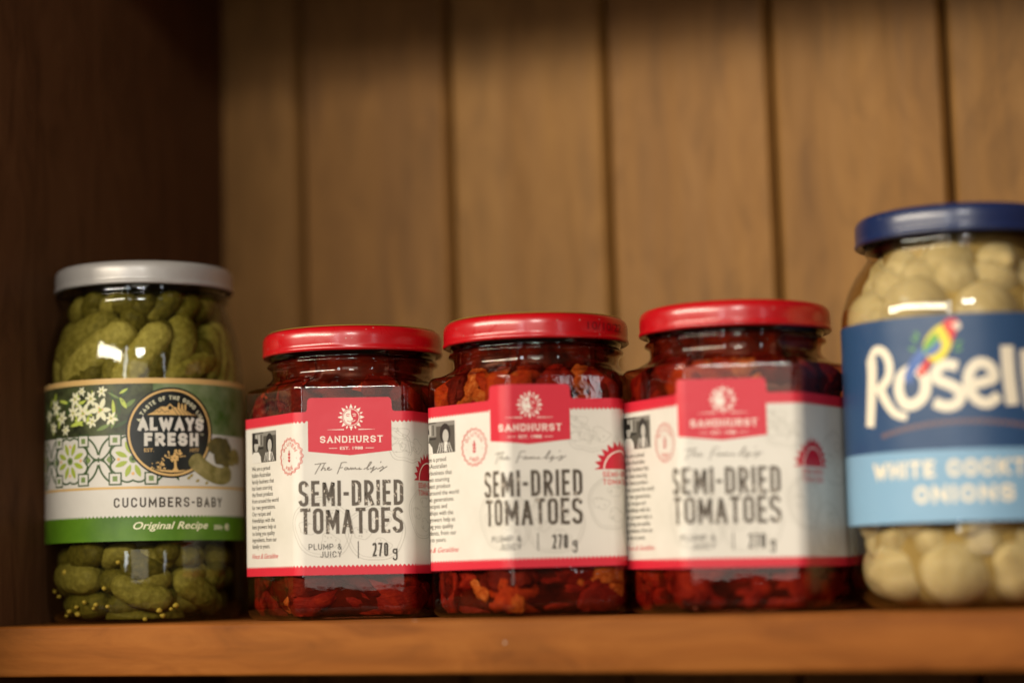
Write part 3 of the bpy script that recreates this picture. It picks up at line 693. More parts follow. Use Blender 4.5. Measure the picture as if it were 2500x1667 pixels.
# ------------------------------------------------------------------ cucumber jar
PX, PY = -.1511, .057
pj = empty('cucumber_jar', (PX, PY, 0), radians(24)); tag(pj, 'tall jar of baby cucumbers with a silver lid and green label', 'jar')
RP = 35.3
prof = [(26, .9), (28, .2), (29, 0)]+[(29+5.6*sin(pi/2*i/6), 7.5*(1-cos(pi/2*i/6))) for i in range(1, 7)]+[(34.9, 14), (35.0, 24), (34.75, 26.2), (35.1, 27.2), (RP-.1, 27.8), (RP-.1, 60), (RP-.1, 85.0), (35.15, 87), (35.0, 90), (34.5, 95), (33.5, 100), (32.1, 105), (30.7, 109), (29.9, 111.5), (29.5, 113), (29.6, 113.9), (30.4, 114.4), (30.5, 115.1), (29.9, 115.7), (29.5, 116.4), (29.9, 118.0), (30, 121), (28, 124)]
V, F = ring_mesh(lathe([(r*.001, z*.001) for r, z in prof], 112)); sharp(mesh_obj('glass', V, F, GLASS_P, pj), 60)
make_lid(pj, 32.2, 118.0, 126.5, SILVER, None, .4)
for nm, c in (('gold', (214, 176, 112)), ('leaf_green', (92, 142, 20)), ('lime', (160, 178, 62)), ('pine_green', (58, 84, 44)), ('badge_dark', (17, 23, 21)), ('petal', (232, 230, 196)), ('petal_lime', (190, 205, 90)), ('orange_dot', (226, 176, 110)), ('mid_green', (118, 142, 78)), ('olive_yellow', (150, 130, 30))): ink(nm, c)
ink('garden_dark', (34, 38, 24), mottle=(78, 86, 52), scale=170); ink('garden_green', (64, 96, 34), mottle=(128, 142, 104), scale=80); ink('print_pickle', (112, 104, 50), mottle=(150, 138, 84), scale=300); ink('print_pickle_dark', (70, 66, 34), mottle=(104, 94, 50), scale=300)
ink('cloth_grey', (205, 203, 196)); ink('band_green', (66, 108, 18), mottle=(88, 130, 28), scale=60)
A = Art(); PA = A; PW_ = 100.0
U0, U1 = -64.0, 64.0
A.poly('border', 'band_green', [(U0, 0), (U1, 0)]+list(reversed([p for i in range(int((U1-U0)/1.5)) for p in ((U0+i*1.5, 8.0), (U0+i*1.5+.75, 8.75))])), 1)
A.poly('gold_line', 'gold', quad(U0, U1, 17.9, 18.75), 2); A.poly('gold_edge', 'gold', quad(U0, U1, 54.4, 56.3), 2)
A.stext('lettering', 'text_dark', 'CUCUMBERS-BABY', -7.6, 33.0, 11.5, 14.9, .56, .42)
A.text('lettering', 'petal', 'Original Recipe', -.9, 4.0, 2.5, 1, 27.2, 'LEFT', .016, .32); A.text('lettering', 'petal', '350g', 29.0, 3.7, 1.6, 1, 4.6, 'LEFT', .02); A.text('lettering', 'petal', 'e', 34.6, 3.6, 3.2, 1.0, 2.6, 'LEFT', .02)
# garden photograph across the top
A.poly('flower_print', 'garden_dark', [(U0, 36.5), (6, 36.5), (6, 54.5), (U0, 54.5)], 1)
A.poly('flower_print', 'garden_green', [(6, 36.8), (U1, 36.8), (U1, 54.5), (6, 54.5)], 1)
A.poly('flower_print', 'cloth_grey', [(6, 18.5), (U1, 18.5), (U1, 36.0), (28, 37.0), (6, 37.0)], 1)
rnd = random.Random(5)
def clampv(pts, lo=36.9, hi=54.3): return [(x, min(max(y, lo), hi)) for x, y in pts]
for i in range(46):
    x = rnd.uniform(-44, -2); y = rnd.uniform(38.5, 53); L = rnd.uniform(3, 6.5); a = rnd.uniform(.2, 2.9)*rnd.choice((1, 1, -1)); wd = rnd.uniform(.7, 1.5)
    ye = y+L*sin(a)
    if ye > 54 or ye < 37.2: a = -a; ye = y+L*sin(a)
    if 37.2 < ye < 54: A.leaf('flower_print', rnd.choice(['lime', 'petal_lime', 'pine_green', 'mid_green', 'petal_lime']), x, y, L, wd, a, 2)
fl = [(-12.5, 45.5, 4.6), (-19.5, 44.6, 3.7), (-16.2, 49.6, 2.9), (-23, 49.8, 3.2), (-24, 45, 3.0), (-30, 43.5, 3.0), (-34, 47.5, 3.2), (-12, 52.0, 2.2), (-20, 52.4, 1.9), (-28, 39.2, 2.3), (-36, 40.5, 2.6), (-40, 45, 3), (-8.5, 42.5, 2.6), (-15.6, 41.5, 2.4)]
for x, y, r in fl:
    a0 = rnd.random()*6
    for k in range(6):
        a = a0+k*pi/3+rnd.uniform(-.15, .15); L = r*rnd.uniform(.8, 1.1)
        if 37.2 < y+L*sin(a) < 54.2: A.leaf('flower_print', 'petal', x, y, L, L*.42, a, 3, 6)
    A.disc('flower_print', 'lime', x, y, r*.15, 4, 10)
    for k in range(3): A.disc('flower_print', 'orange_dot', x+r*.2*cos(k*2+a0), y+r*.2*sin(k*2+a0), r*.07, 5, 8)
# tile pattern
TC = 28.2
def tile_flower(cx, cy):
    A.strip('tile_print', 'pine_green', [(cx+(7.3+1.0*abs(sin(4*t)))*cos(t), cy+(7.3+1.0*abs(sin(4*t)))*sin(t)) for t in [2*pi*i/96 for i in range(96)]], .62, True, 2)
    for k in range(8): A.leaf('tile_print', 'lime', cx+2.0*cos(pi/8+k*pi/4), cy+2.0*sin(pi/8+k*pi/4), 4.7, 1.75, pi/8+k*pi/4, 2)
    for k in range(4): A.disc('tile_print', 'orange_dot', cx+5.0*cos(k*pi/2), cy+5.0*sin(k*pi/2), .55, 2, 12)
    A.disc('tile_print', 'mid_green', cx, cy, 1.35, 2, 20); A.disc('tile_print', 'pine_green', cx, cy, .6, 3, 12)
def tile_lens(cx, cy):
    for sg in (-1, 1):
        A.strip('tile_print', 'pine_green', arcpts(cx+sg*9.0, cy, 9.0, 9.0, 180-64 if sg > 0 else -64, 180+64 if sg > 0 else 64, 24), .7, False, 2)
        A.strip('tile_print', 'pine_green', arcpts(cx, cy+sg*9.2, 5.6, 9.2, 190 if sg > 0 else 10, 350 if sg > 0 else 170, 24), .6, False, 3)
        d = 3.9*sg; A.strip('tile_print', 'pine_green', [(cx+d-2.1, cy), (cx+d, cy+2.6), (cx+d+2.1, cy), (cx+d, cy-2.6)], .5, True, 2)
        A.poly('tile_print', 'mid_green', [(cx+d-1.0, cy), (cx+d, cy+1.3), (cx+d+1.0, cy), (cx+d, cy-1.3)], 2)
        A.disc('tile_print', 'paper', cx, cy+sg*1.25, .5, 5, 10)
        for sv_ in (-1, 1):
            qx, qy = cx+6.1*sg, cy+6.7*sv_
            A.strip('tile_print', 'pine_green', [(qx-2.1, qy-2.0), (qx+2.1, qy-2.0), (qx+2.1, qy+2.0), (qx-2.1, qy+2.0)], .45, True, 4); A.poly('tile_print', 'paper', quad(qx-1.8, qx+1.8, qy-1.7, qy+1.7), 4)
            A.poly('tile_print', 'mid_green', quad(qx-.85, qx+.85, qy-.9, qy+.9), 5)
for k in range(-2, 1): tile_flower(-.9+24.6*k, TC)
for k in range(-2, 2): tile_lens(-13.2+24.6*k if k < 1 else 11.4, TC)
A.poly('tile_print', 'cloth_grey', [(15.0, 18.75), (40, 18.75), (40, 27), (24, 31), (15, 25)], 6)
# badge
bu, bv = 12.4, 37.3
A.disc('badge', 'badge_dark', bu, bv, 15.75, 7, 72); A.strip('badge', 'gold', arcpts(bu, bv, 14.75, 14.75, 0, 360, 72), .75, True, 8); A.strip('badge', 'badge_dark', arcpts(bu, bv, 14.1, 14.1, 0, 360, 72), .25, True, 9)
A.stext('badge', 'petal', 'A TASTE OF THE GOOD LIFE', -14.2, 14.2, 0, 1.45, .27, .42, 9, 0, on_arc(bu, bv, 11.4))
A.stext('badge', 'paper', 'ALWAYS', .8, 24.4, 37.9, 42.5, 1.22, .16, 9); A.stext('badge', 'paper', 'FRESH', 2.9, 22.3, 32.6, 37.2, 1.22, .26, 9)
A.text('badge', 'petal', 'TM', 23.0, 36.4, .7, 1, 1.4, 'LEFT', 0, 0, 9)
A.text('badge', 'gold', 'EST.', 2.9, 30.6, 1.2, 1, 3.4, 'LEFT', .01, 0, 9); A.text('badge', 'gold', '1977', 19.0, 30.6, 1.2, 1, 3.5, 'LEFT', .01, 0, 9)
A.poly('badge', 'gold', [(3.8, 43.4), (6, 44.3), (7.5, 45.6), (9, 46.3), (10.6, 46.2), (11.8, 47.4), (13.0, 46.2), (14.8, 45.8), (16.8, 45.2), (19, 44.2), (21.4, 43.4)], 9)
for i in range(5): A.strip('badge', 'badge_dark', [(12.5+i*1.5, 46.2-i*.42), (14.5+i*1.45, 43.5)], .22, False, 10)
for x, y in ((7.2, 44.2), (9, 44.4), (10.8, 44.2), (8.2, 45.2)): A.strip('badge', 'badge_dark', arcpts(x, y-.3, .8, .8, 10, 170, 8), .18, False, 10)
A.poly('badge', 'badge_dark', [(11.2, 45.2), (12.4, 45.2), (12.4, 46.2), (11.8, 46.8), (11.2, 46.2)], 10)
for x, h in ((14.9, 2.6), (16.1, 2.1), (17.3, 2.2)): A.leaf('badge', 'gold', x, 44.6, h+.8, .75, pi/2, 9)
rnd = random.Random(9)
for k in range(46):
    a = rnd.random()*6.28; r = sqrt(rnd.random()); A.disc('badge', 'gold', 13.5+3.5*r*cos(a), 29.2+2.0*r*sin(a), rnd.uniform(.28, .48), 9, 7)
A.poly('badge', 'gold', [(12.4, 23.9), (14.9, 23.9), (14.1, 25.2), (13.95, 27.6), (14.8, 28.6), (13.6, 28.0), (12.4, 28.7), (13.1, 27.4), (13.2, 25.2)], 10)
A.poly('badge', 'gold', [(6.0, 24.7), (8, 23.9), (12, 23.4), (17, 23.6), (19.5, 24.5), (17.5, 24.3), (14, 24.1), (10, 24.3)], 9)
for k in range(22): A.disc('badge', 'gold', rnd.uniform(5.2, 10.2), 24.8+rnd.uniform(0, 2.2)*(1 if k % 3 else .4), rnd.uniform(.16, .36), 10, 7)
for k in range(5): A.disc('badge', 'gold', 9.3+rnd.uniform(-.5, .5), 26.0+k*.55, .3, 10, 7)
# printed cucumbers at the badge's foot
def blobpath(pts, r, lvl, m):
    C = cat(pts, 6); n = len(C); L = []; Rr = []
    for i, (x, y) in enumerate(C):
        a = C[max(0, i-1)]; b = C[min(n-1, i+1)]; dx, dy = b[0]-a[0], b[1]-a[1]; l = hypot(dx, dy) or 1
        t = i/(n-1); q = r*min(1, (4*t*(1-t)*2.2))**.5
        L.append((x-dy/l*q, y+dx/l*q)); Rr.append((x+dy/l*q, y-dx/l*q))
    A.poly('cucumber_print', m, L+Rr[::-1][1:-1], lvl)
blobpath([(27, 31.0), (30, 33.5), (34, 33.2), (38, 30.5)], 2.4, 10, 'print_pickle_dark'); blobpath([(37.2, 27), (35.6, 31), (34.8, 36)], 1.7, 10, 'print_pickle_dark'); blobpath([(37, 27), (41, 30), (44, 27)], 2.4, 10, 'print_pickle')
blobpath([(29, 29), (33, 29), (38, 27)], 2.6, 10, 'print_pickle_dark')
blobpath([(19.6, 29.2), (22.5, 26.3), (27.5, 23.4), (33, 22.4), (38.5, 24.2)], 3.0, 11, 'print_pickle')
for x, y in ((17.8, 21.2), (18.8, 22.0), (21.2, 20.2), (25, 19.5)): A.leaf('cucumber_print', 'olive_yellow', x, y, 1.6, .9, .5, 10)
PCUTS = [i*1.3 for i in range(-49, 50)]
lb = base_label(pj, cyl_wrap(RP), PCUTS, quad(U0, U1, 0, 56.3) and [(x, y+28.1) for x, y in quad(U0, U1, 0, 56.3)], MATS['paper'])
PA.build(lb, cyl_wrap(RP), PCUTS, 0, 28.1)
# the cucumbers themselves
def cuke_mat(name, a, b, c3):
    m, nt, out = newmat(name); p = N(nt, 'ShaderNodeBsdfPrincipled'); nt.links.new(p.outputs[0], out.inputs[0])
    v = coords(nt, rnd=5.0); f = noise(nt, v, 60, 4, .6); f2 = noise(nt, v, 520, 3, .6)
    c = mixc(nt, .45, ramp(nt, [(.3, a), (.5, b), (.72, c3)], f).outputs[0], ramp(nt, [(.38, tuple(x*.7 for x in a)), (.66, c3)], f2).outputs[0])
    nt.links.new(c, p.inputs['Base Color']); p.inputs['Roughness'].default_value = .5; p.inputs['Specular IOR Level'].default_value = .12
    vo = nt.nodes.new('ShaderNodeTexVoronoi'); vo.inputs['Scale'].default_value = 420; nt.links.new(v, vo.inputs['Vector'])
    nt.links.new(bump(nt, vo.outputs['Distance'], .5, .0008), p.inputs['Normal']); return m
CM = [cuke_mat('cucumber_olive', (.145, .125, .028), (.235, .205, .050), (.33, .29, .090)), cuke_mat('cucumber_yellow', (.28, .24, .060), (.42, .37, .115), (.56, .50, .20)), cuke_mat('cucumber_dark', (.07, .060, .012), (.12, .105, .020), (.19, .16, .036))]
PM = Matrix.Translation((PX, PY, 0)) @ Matrix.Rotation(radians(24), 4, 'Z')
PLIM = [(0, 27), (3, 31.5), (8, 33.6), (26, 33.6), (86, 34.0), (95, 33.2), (105, 30.8), (112, 28.4), (130, 28.2)]
def press_cyl(p, lim):
    p.z = max(p.z, 1.3)
    for (z0, r0_), (z1, r1_) in zip(lim, lim[1:]):
        if z0 <= p.z <= z1:
            L = r0_+(r1_-r0_)*(p.z-z0)/(z1-z0); l = hypot(p.x, p.y)
            if l > L: p.x *= L/l; p.y *= L/l
    return p
def cucumber(pts, r, m, label=None):
    """pts: (degrees round the jar from its front, height mm, radius mm)"""
    r = r*1.12
    C = smooth_prof([Vector((q*sin(radians(a)), -q*cos(radians(a)), z)) for a, z, q in pts], 5); C = [Vector(c) for c in C]; n = len(C)
    # dense re-sampling by arc length
    cum = [0]
    for i in range(1, n): cum.append(cum[-1]+(C[i]-C[i-1]).length)
    Ltot = cum[-1]; V = []; F = []; nu = 14; nl = 18
    def at(s):
        for i in range(1, n):
            if cum[i] >= s or i == n-1:
                t = (s-cum[i-1])/max(1e-6, cum[i]-cum[i-1]); return C[i-1].lerp(C[i], min(1, max(0, t)))
    mid = sum(C, Vector())/n; sd = mid.x+mid.z
    for i in range(nl+1):
        t = .5-.5*cos(pi*i/nl); c = at(t*Ltot); d = (at(min(Ltot, t*Ltot+.5))-at(max(0, t*Ltot-.5))).normalized()
        e1 = d.cross(Vector((.3, .9, .3))).normalized(); e2 = d.cross(e1)
        s = t*Ltot; e = min(s, Ltot-s)/(r*1.15); k = sqrt(max(0.0, 1-(1-min(1, e))**2))
        for q in range(nu):
            a = 2*pi*q/nu; rr = r*k*(1+.08*mnoise.noise(Vector((cos(a)*1.5+sd, sin(a)*1.5, s*.25)))+.04*mnoise.noise(Vector((cos(a)*3+sd, sin(a)*3, s*.6))))
            V.append(press_cyl(c+e1*cos(a)*rr+e2*sin(a)*rr, PLIM)*.001)
    for i in range(nl):
        for q in range(nu): F.append((i*nu+q, i*nu+(q+1) % nu, (i+1)*nu+(q+1) % nu, (i+1)*nu+q))
    o = mesh_obj('cucumber', V, F, CM[m]); o.matrix_world = PM
    tag(o, label or 'small green cucumber packed in brine deep in the cucumber jar', 'cucumber', 'cucumbers in the jar'); return o
def za(x): return math.degrees(math.asin(max(-.98, min(.98, (x-1165)/1090))))   # across the upper window -> degrees
def zh(y): return 126.5-(y-130)*.0318 
def zb(x): return math.degrees(math.asin(max(-.98, min(.98, (x-1075)/1000))))
def zk(y): return 28.1-(y-575)*.0334
cucumber([(za(120), zh(1180), 29.5), (za(420), zh(930), 28.5), (za(860), zh(745), 24)], 4.6, 0, 'long olive cucumber curving up to the shoulder at left in the jar')
cucumber([(za(230), zh(1480), 29), (za(620), zh(1160), 29.5), (za(1150), zh(890), 27)], 5.7, 1, 'big pale cucumber leaning right under the silver lid')
cucumber([(za(900), zh(1560), 29.0), (za(1200), zh(1230), 29.5), (za(1590), zh(850), 26.5)], 5.2, 1, 'bright yellow-green cucumber leaning right, centre of the jar top')
cucumber([(za(1280), zh(800), 20), (za(1420), zh(690), 22), (za(1590), zh(600), 21.5)], 4.2, 0, 'small cucumber tip just under the neck of the jar')
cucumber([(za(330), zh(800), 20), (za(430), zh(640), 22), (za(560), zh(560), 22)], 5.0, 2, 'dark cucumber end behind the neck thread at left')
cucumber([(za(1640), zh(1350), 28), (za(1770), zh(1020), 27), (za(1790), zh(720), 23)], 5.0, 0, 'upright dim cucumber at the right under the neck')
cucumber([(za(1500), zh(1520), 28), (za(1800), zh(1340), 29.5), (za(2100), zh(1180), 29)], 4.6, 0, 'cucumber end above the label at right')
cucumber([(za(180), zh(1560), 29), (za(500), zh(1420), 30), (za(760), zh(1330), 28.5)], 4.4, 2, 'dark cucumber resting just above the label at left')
cucumber([(zb(110), zk(900), 29), (zb(350), zk(950), 29.3), (zb(640), zk(960), 29)], 4.9, 0, 'fat olive cucumber lying at the lower left of the jar')
cucumber([(zb(790), zk(960), 29.6), (zb(1080), zk(1130), 30.2), (zb(1470), zk(1180), 29.6)], 3.9, 0, 'curved green cucumber at the bottom front of the jar')
cucumber([(zb(1500), zk(930), 29.0), (zb(1700), zk(1060), 29.3), (zb(1930), zk(1210), 28.5)], 4.6, 0, 'stubby cucumber slanting down at the lower right of the jar')
cucumber([(zb(1740), zk(960), 23), (zb(1830), zk(880), 25.5), (zb(1860), zk(800), 25.5)], 3.7, 1, 'yellow cucumber tip at the lower right edge of the jar')
cucumber([(zb(860), zk(740), 26), (zb(1150), zk(850), 27), (zb(1430), zk(890), 26)], 5.2, 2, 'dark cucumber just under the label, lower middle of the jar')
cucumber([(zb(250), zk(690), 28.5), (zb(480), zk(700), 29.3), (zb(690), zk(650), 28)], 4.4, 2, 'dark cucumber peeping out under the label at left')
cucumber([(zb(160), zk(1180), 26.5), (zb(420), zk(1240), 27), (zb(700), zk(1180), 26)], 4.2, 2, 'dark cucumber at the foot of the jar under the seeds')
cucumber([(zb(600), zk(1330), 24), (zb(1100), zk(1390), 25), (zb(1700), zk(1350), 24)], 3.8, 2, 'dark cucumber lying on the jar floor')
cucumber([(zb(1600), zk(680), 27), (zb(1680), zk(740), 28), (zb(1700), zk(850), 26)], 4.2, 2, 'dim cucumber under the label at right')
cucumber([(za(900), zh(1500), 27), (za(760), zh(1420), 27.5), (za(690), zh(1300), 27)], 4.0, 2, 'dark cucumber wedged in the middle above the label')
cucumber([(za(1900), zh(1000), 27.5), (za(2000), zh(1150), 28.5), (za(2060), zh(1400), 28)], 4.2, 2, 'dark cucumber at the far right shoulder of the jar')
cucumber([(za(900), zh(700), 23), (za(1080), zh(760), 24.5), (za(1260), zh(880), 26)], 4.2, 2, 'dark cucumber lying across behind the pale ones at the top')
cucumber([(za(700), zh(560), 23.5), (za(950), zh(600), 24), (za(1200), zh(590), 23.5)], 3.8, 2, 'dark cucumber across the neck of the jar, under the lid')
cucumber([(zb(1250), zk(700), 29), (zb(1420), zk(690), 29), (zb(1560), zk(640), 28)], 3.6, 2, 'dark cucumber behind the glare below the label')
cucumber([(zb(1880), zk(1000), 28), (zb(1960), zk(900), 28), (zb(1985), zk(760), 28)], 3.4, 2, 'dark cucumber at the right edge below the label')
rnd = random.Random(21)
for k in range(15):
    a = -98+14*k+rnd.uniform(-3, 3); ln = rnd.choice((14, 20, -10, 24))
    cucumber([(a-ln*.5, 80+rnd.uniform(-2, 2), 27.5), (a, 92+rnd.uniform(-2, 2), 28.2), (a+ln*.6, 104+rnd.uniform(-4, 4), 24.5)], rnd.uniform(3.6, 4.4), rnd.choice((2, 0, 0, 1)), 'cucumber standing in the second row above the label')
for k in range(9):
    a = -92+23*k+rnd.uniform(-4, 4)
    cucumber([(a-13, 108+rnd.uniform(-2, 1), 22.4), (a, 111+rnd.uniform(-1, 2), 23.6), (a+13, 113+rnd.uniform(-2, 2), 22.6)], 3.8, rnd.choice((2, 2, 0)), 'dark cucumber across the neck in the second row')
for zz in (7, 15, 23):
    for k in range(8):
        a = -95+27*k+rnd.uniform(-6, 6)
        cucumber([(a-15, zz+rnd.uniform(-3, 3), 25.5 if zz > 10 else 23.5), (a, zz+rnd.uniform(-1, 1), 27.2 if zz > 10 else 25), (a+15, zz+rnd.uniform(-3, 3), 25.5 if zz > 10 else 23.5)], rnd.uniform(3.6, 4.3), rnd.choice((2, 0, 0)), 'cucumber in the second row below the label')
SEED = plain('mustard_seed_skin', lin((205, 180, 90)), .45, .5, 0, 0, .1, .3)
for i, (x, y) in enumerate(((295, 880), (218, 1130), (415, 1240), (305, 1285), (395, 1315), (520, 1192), (605, 1258), (642, 1220), (765, 1240), (735, 1055), (885, 790), (1312, 1292), (1355, 1345), (1435, 1280), (1478, 1245), (155, 1075), (1160, 1380), (240, 1330))):
    a = radians(zb(x)); z = zk(y); q = 33.2 if z > 7 else 33.2-(7-z)*.55
    rs = rnd.uniform(.68, 1.12)*.001; V, F = blob(i+.5, rs, rs*.95, rs*.85, .22, 10, 7); o = mesh_obj('mustard_seed', V, F, SEED); o.matrix_world = PM @ Matrix.Translation((q*sin(a)*.001, -q*cos(a)*.001, z*.001))
    tag(o, 'tiny pale mustard seed against the glass of the cucumber jar', 'seed', 'mustard seeds in the cucumber jar')
bp = [(22, 1.2), (25.5, 4.5), (26.8, 9), (27, 25), (27, 60), (27, 86), (26, 94), (24.5, 101), (23, 106.5), (22.6, 110.5), (23, 117)]
V, F = ring_mesh(lathe([(r*.001, z*.001) for r, z in bp], 64)); o = mesh_obj('brine', V, F, BRINE); o.matrix_world = PM; tag(o, 'cloudy olive brine filling the cucumber jar', 'brine')

# ------------------------------------------------------------------ onion jar
OX, OY = .1430, .055
oj = empty('onion_jar', (OX, OY, 0), radians(9)); tag(oj, 'jar of white cocktail onions with a dark blue lid, cut by the right edge', 'jar')
RO = 38.0
prof = [(24, 1.2), (26, .3), (27.5, 0)]+[(27.5+10.2*sin(pi/2*i/8), 13*(1-cos(pi/2*i/8))) for i in range(1, 9)]+[(37.9, 18), (RO-.1, 25), (RO-.1, 55), (RO-.1, 89), (37.7, 92), (36.9, 96), (35.3, 100.5), (33.0, 104.8), (30.6, 108.0), (29.2, 110), (28.7, 111.3), (29.2, 112), (29.6, 112.7), (29.2, 113.6), (29.3, 115.5), (29.3, 118), (27, 121)]
V, F = ring_mesh(lathe([(r*.001, z*.001) for r, z in prof], 112)); sharp(mesh_obj('glass', V, F, GLASS_O, oj), 60)
make_lid(oj, 32.7, 114.4, 123.4, NAVY, None, .2)
for nm, c in (('navy_print', (42, 72, 110)), ('sky_print', (128, 168, 198)), ('cream_print', (232, 222, 200)), ('rust_print', (122, 98, 96)), ('bird_red', (214, 50, 44)), ('bird_yellow', (226, 208, 50)), ('bird_green', (96, 160, 70)), ('bird_blue', (70, 104, 170)), ('bird_cheek', (230, 214, 196))): ink(nm, c)
A = Art(); OA = A; V0, V1 = -70, 70
A.poly('lower_band', 'sky_print', quad(V0, V1, 0, 21.6), 1); A.poly('upper_panel', 'navy_print', quad(V0, V1, 21.6, 62.2), 1)
A.stext('lettering', 'cream_print', 'WHITE COCKTAIL', -32.8, 27.6, 13.4, 18.5, 1.2, .22); A.stext('lettering', 'cream_print', 'ONIONS', -17.6, 12.4, 5.7, 10.9, 1.2, .24)
def st(pts, t, t2=None, cl=False): A.strip('brand_lettering', 'cream_print', cat(pts+([pts[0]] if cl else []), 5), t, False, 3, t2)
st([(-33.6, 29.8), (-32.6, 38), (-31.8, 46), (-31.9, 50.5)], 4.0, 4.4)
st([(-32.6, 50.0), (-30.0, 52.9), (-26.6, 52.2), (-24.6, 48.5), (-25.2, 44.2), (-28.6, 41.0)], 2.6, 3.2)
st([(-29.2, 42.5), (-26.5, 37.4), (-23.2, 33.4), (-19.0, 31.8)], 3.6, 2.2)
st([(-17, 46.2), (-20.6, 44.0), (-21.4, 39.6), (-19.4, 35.9), (-16.2, 35.7), (-13.2, 38.2), (-12.6, 42.6), (-14.6, 45.8), (-17, 46.2)], 3.4)
st([(-2.8, 46.2), (-6.4, 47.0), (-9.2, 45.2), (-8.8, 42.6), (-5.2, 40.8), (-2.4, 38.6), (-3.2, 35.4), (-6.6, 34.4), (-10.2, 35.8)], 3.2)
st([(1.2, 40.6), (5.0, 41.4), (7.6, 42.6), (6.6, 46.0), (3.4, 47.0), (.6, 44.4), (.2, 40.0), (2.2, 36.2), (5.6, 35.0), (9.0, 37.2)], 3.2)
st([(12.0, 52.0), (12.2, 44), (13.0, 34.2)], 4.0); st([(18.0, 50.8), (18.2, 43), (19.0, 33.4)], 4.0)
st([(29, 46), (25.2, 46), (23, 42), (23.6, 37), (26.6, 35), (29.5, 38), (30, 45), (30.6, 35)], 3.2)
# arched line of small print under the name
for i in range(26):
    t0 = -28.5+i*2.25; f = lambda x: 29.8-.0047*(x+2)**2
    A.strip('small_print', 'rust_print', [(t0, f(t0)), (t0+1.0, f(t0+1)), (t0+1.75, f(t0+1.75))], 1.25, False, 2)
# bird emblem
B = 'bird_emblem'
A.poly(B, 'bird_blue', cat([(-19.6, 43.6), (-17.2, 48.6), (-13.2, 52.4), (-10.8, 51.6), (-13.6, 48.0), (-16.2, 44.4), (-17.0, 41.4)], 3), 4)
A.poly(B, 'bird_red', cat([(-15.2, 45.0), (-12.0, 48.6), (-10.0, 50.0), (-11.4, 46.4), (-13.6, 43.4)], 3), 5)
A.poly(B, 'bird_yellow', cat([(-13.0, 51.0), (-12.2, 54.6), (-9.2, 58.0), (-5.8, 59.4), (-3.8, 57.0), (-4.2, 53.0), (-6.4, 49.2), (-9.4, 47.6), (-11.0, 48.8)], 3), 6)
A.poly(B, 'bird_green', cat([(-13.2, 50.6), (-11.8, 54.2), (-8.6, 56.8), (-8.0, 54.6), (-10.0, 52.0)], 3), 7)
A.poly(B, 'bird_blue', cat([(-13.4, 50.2), (-10.4, 52.4), (-7.6, 54.4), (-7.6, 51.6), (-10.2, 49.8)], 3), 8)
A.poly(B, 'bird_red', cat([(-6.8, 58.8), (-5.2, 60.6), (-2.6, 60.4), (-1.6, 58.6), (-3.0, 56.4), (-4.2, 53.6), (-5.0, 55.6)], 3), 9)
A.poly(B, 'bird_cheek', cat([(-4.2, 58.8), (-2.2, 59.6), (-1.2, 58.2), (-2.6, 57.0)], 3), 10)
for x, y, a in ((-14.6, 54.2, 2.4), (-15.2, 52.0, 2.9), (-3.6, 51.2, .1), (-3.2, 52.6, .5), (-14.2, 55.4, 2.0)): A.leaf(B, 'bird_green', x, y, 2.4, .9, a, 3)
OCUTS = [i*1.4 for i in range(-50, 51)]
lb = base_label(oj, cyl_wrap(RO), OCUTS, [(x, y+26.3) for x, y in quad(V0, V1, 0, 62.2)], MATS['sky_print'])
OA.build(lb, cyl_wrap(RO), OCUTS, 0, 26.3)
def onion_mat():
    m, nt, out = newmat('onion_skin'); p = N(nt, 'ShaderNodeBsdfPrincipled'); nt.links.new(p.outputs[0], out.inputs[0])
    v = coords(nt, (1, 1, .16), rnd=5.0); f = noise(nt, v, 2400, 4, .6)
    nt.links.new(ramp(nt, [(.3, (.39, .335, .215)), (.5, (.50, .44, .305)), (.75, (.60, .545, .40))], f).outputs[0], p.inputs['Base Color']); p.inputs['Roughness'].default_value = .35; p.inputs['Specular IOR Level'].default_value = .12
    p.inputs['Subsurface Weight'].default_value = .6; p.inputs['Subsurface Radius'].default_value = (1, .8, .4); p.inputs['Subsurface Scale'].default_value = .003
    return m
ONM = onion_mat(); OM = Matrix.Translation((OX, OY, 0)) @ Matrix.Rotation(radians(9), 4, 'Z')
ONS = []
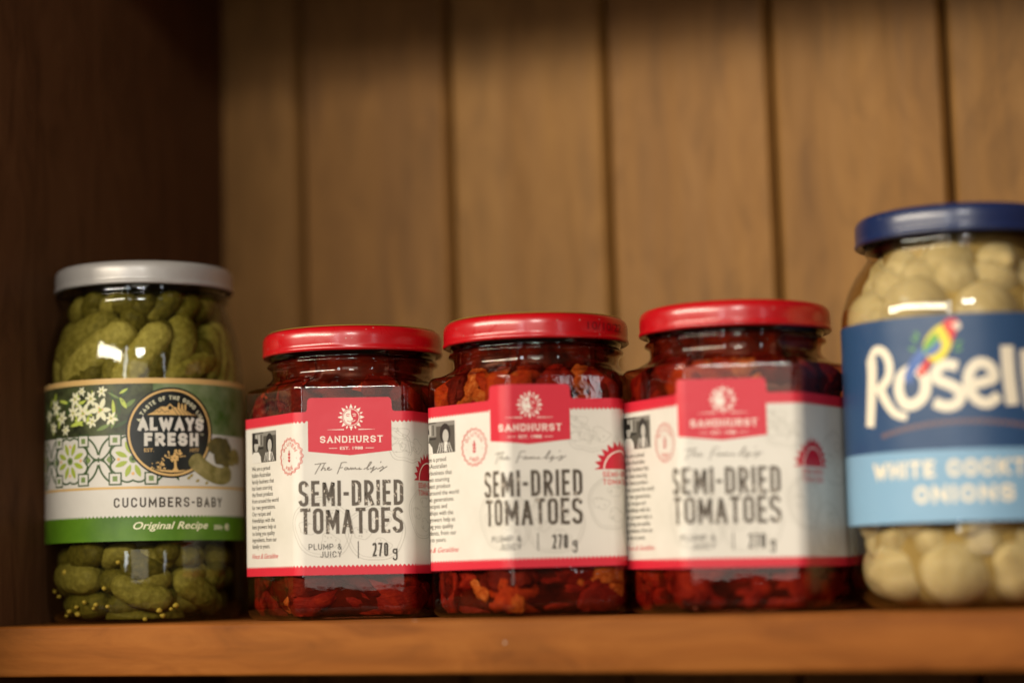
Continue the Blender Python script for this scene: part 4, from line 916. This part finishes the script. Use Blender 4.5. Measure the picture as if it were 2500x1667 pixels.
for sd in range(5):
    n, nu = 14, 20; V = []; F = []; rr = random.Random(sd)
    for i in range(n+1):
        th = pi*i/n; z = cos(th); r = sin(th)**.92
        if abs(z) > .9: z *= 1+.35*(abs(z)-.9)/.1*(1 if z > 0 else .4)
        for k in range(nu):
            a = 2*pi*k/nu; q = 1+.05*mnoise.noise(Vector((cos(a)+sd*3, sin(a), z)))+.012*sin(7*a); V.append((r*q*cos(a)*.001, r*q*sin(a)*.001, z*.94*.001))
    for i in range(n):
        for k in range(nu): F.append((i*nu+k, (i+1)*nu+k, (i+1)*nu+(k+1) % nu, i*nu+(k+1) % nu))
    me = bpy.data.meshes.new('onion'); me.from_pydata(V, [], F); me.polygons.foreach_set('use_smooth', [True]*len(F)); me.materials.append(ONM); ONS.append(me)
rnd = random.Random(3); oc = 0
def onion(a, z, q, r):
    global oc
    o = bpy.data.objects.new('onion', ONS[oc % 5]); oc += 1; COL.objects.link(o); a = radians(a)
    o.matrix_world = OM @ Matrix.Translation((q*sin(a)*.001, -q*cos(a)*.001, z*.001)) @ Matrix.Rotation(rnd.uniform(0, 6), 4, 'Z') @ Matrix.Rotation(rnd.uniform(.3, 2.4), 4, 'X') @ Matrix.Diagonal((r*rnd.uniform(.93, 1.05), r*rnd.uniform(.9, 1.03), r*rnd.uniform(.98, 1.14), 1))
    tag(o, 'pale cocktail onion %s in the blue-lidded jar' % ('resting on the bottom' if z < 20 else 'half hidden under the label' if z < 60 else 'just above the label' if z < 98 else 'in the shoulder under the lid'), 'onion', 'onions in the jar')
for a, z, q, r in ((-55, 13, 24.0, 11.0), (-12, 12.0, 24.8, 11.0), (32, 12.5, 24.6, 11.2), (76, 13, 24, 10.6), (-98, 13, 24, 10.6), (-80, 30, 26, 10.4), (-36, 31, 25.6, 11), (8, 30.5, 26, 10.8), (52, 31, 25.6, 11), (94, 30, 25.6, 10.6),
   (-72, 90, 26, 10.6), (-30, 91, 25.5, 11.6), (14, 89, 26, 10.8), (58, 91, 25.4, 11.6), (100, 90, 26, 11), (-52, 104.5, 19, 9.2), (-10, 105.5, 19, 9.2), (30, 105, 19, 9.4), (76, 105, 19, 9.2), (-110, 90, 26, 10.6), (-96, 105, 19, 9)):
    onion(a, z, q, r)
for k in range(7): onion(-78+27*k, 21.5, 25.2, 8.2)
for k in range(7): onion(-84+27*k, 99.5, 22.6, 8.4)
bp = [(21, 1.2), (26, 4.5), (30.0, 10), (32, 20), (32, 60), (31.5, 90), (30, 96), (28, 100.5), (25.5, 104.5), (24, 107.6), (24, 110), (24, 116)]
V, F = ring_mesh(lathe([(r*.001, z*.001) for r, z in bp], 64)); o = mesh_obj('brine', V, F, OBRINE); o.matrix_world = OM; tag(o, 'pale yellow brine filling the onion jar', 'brine')
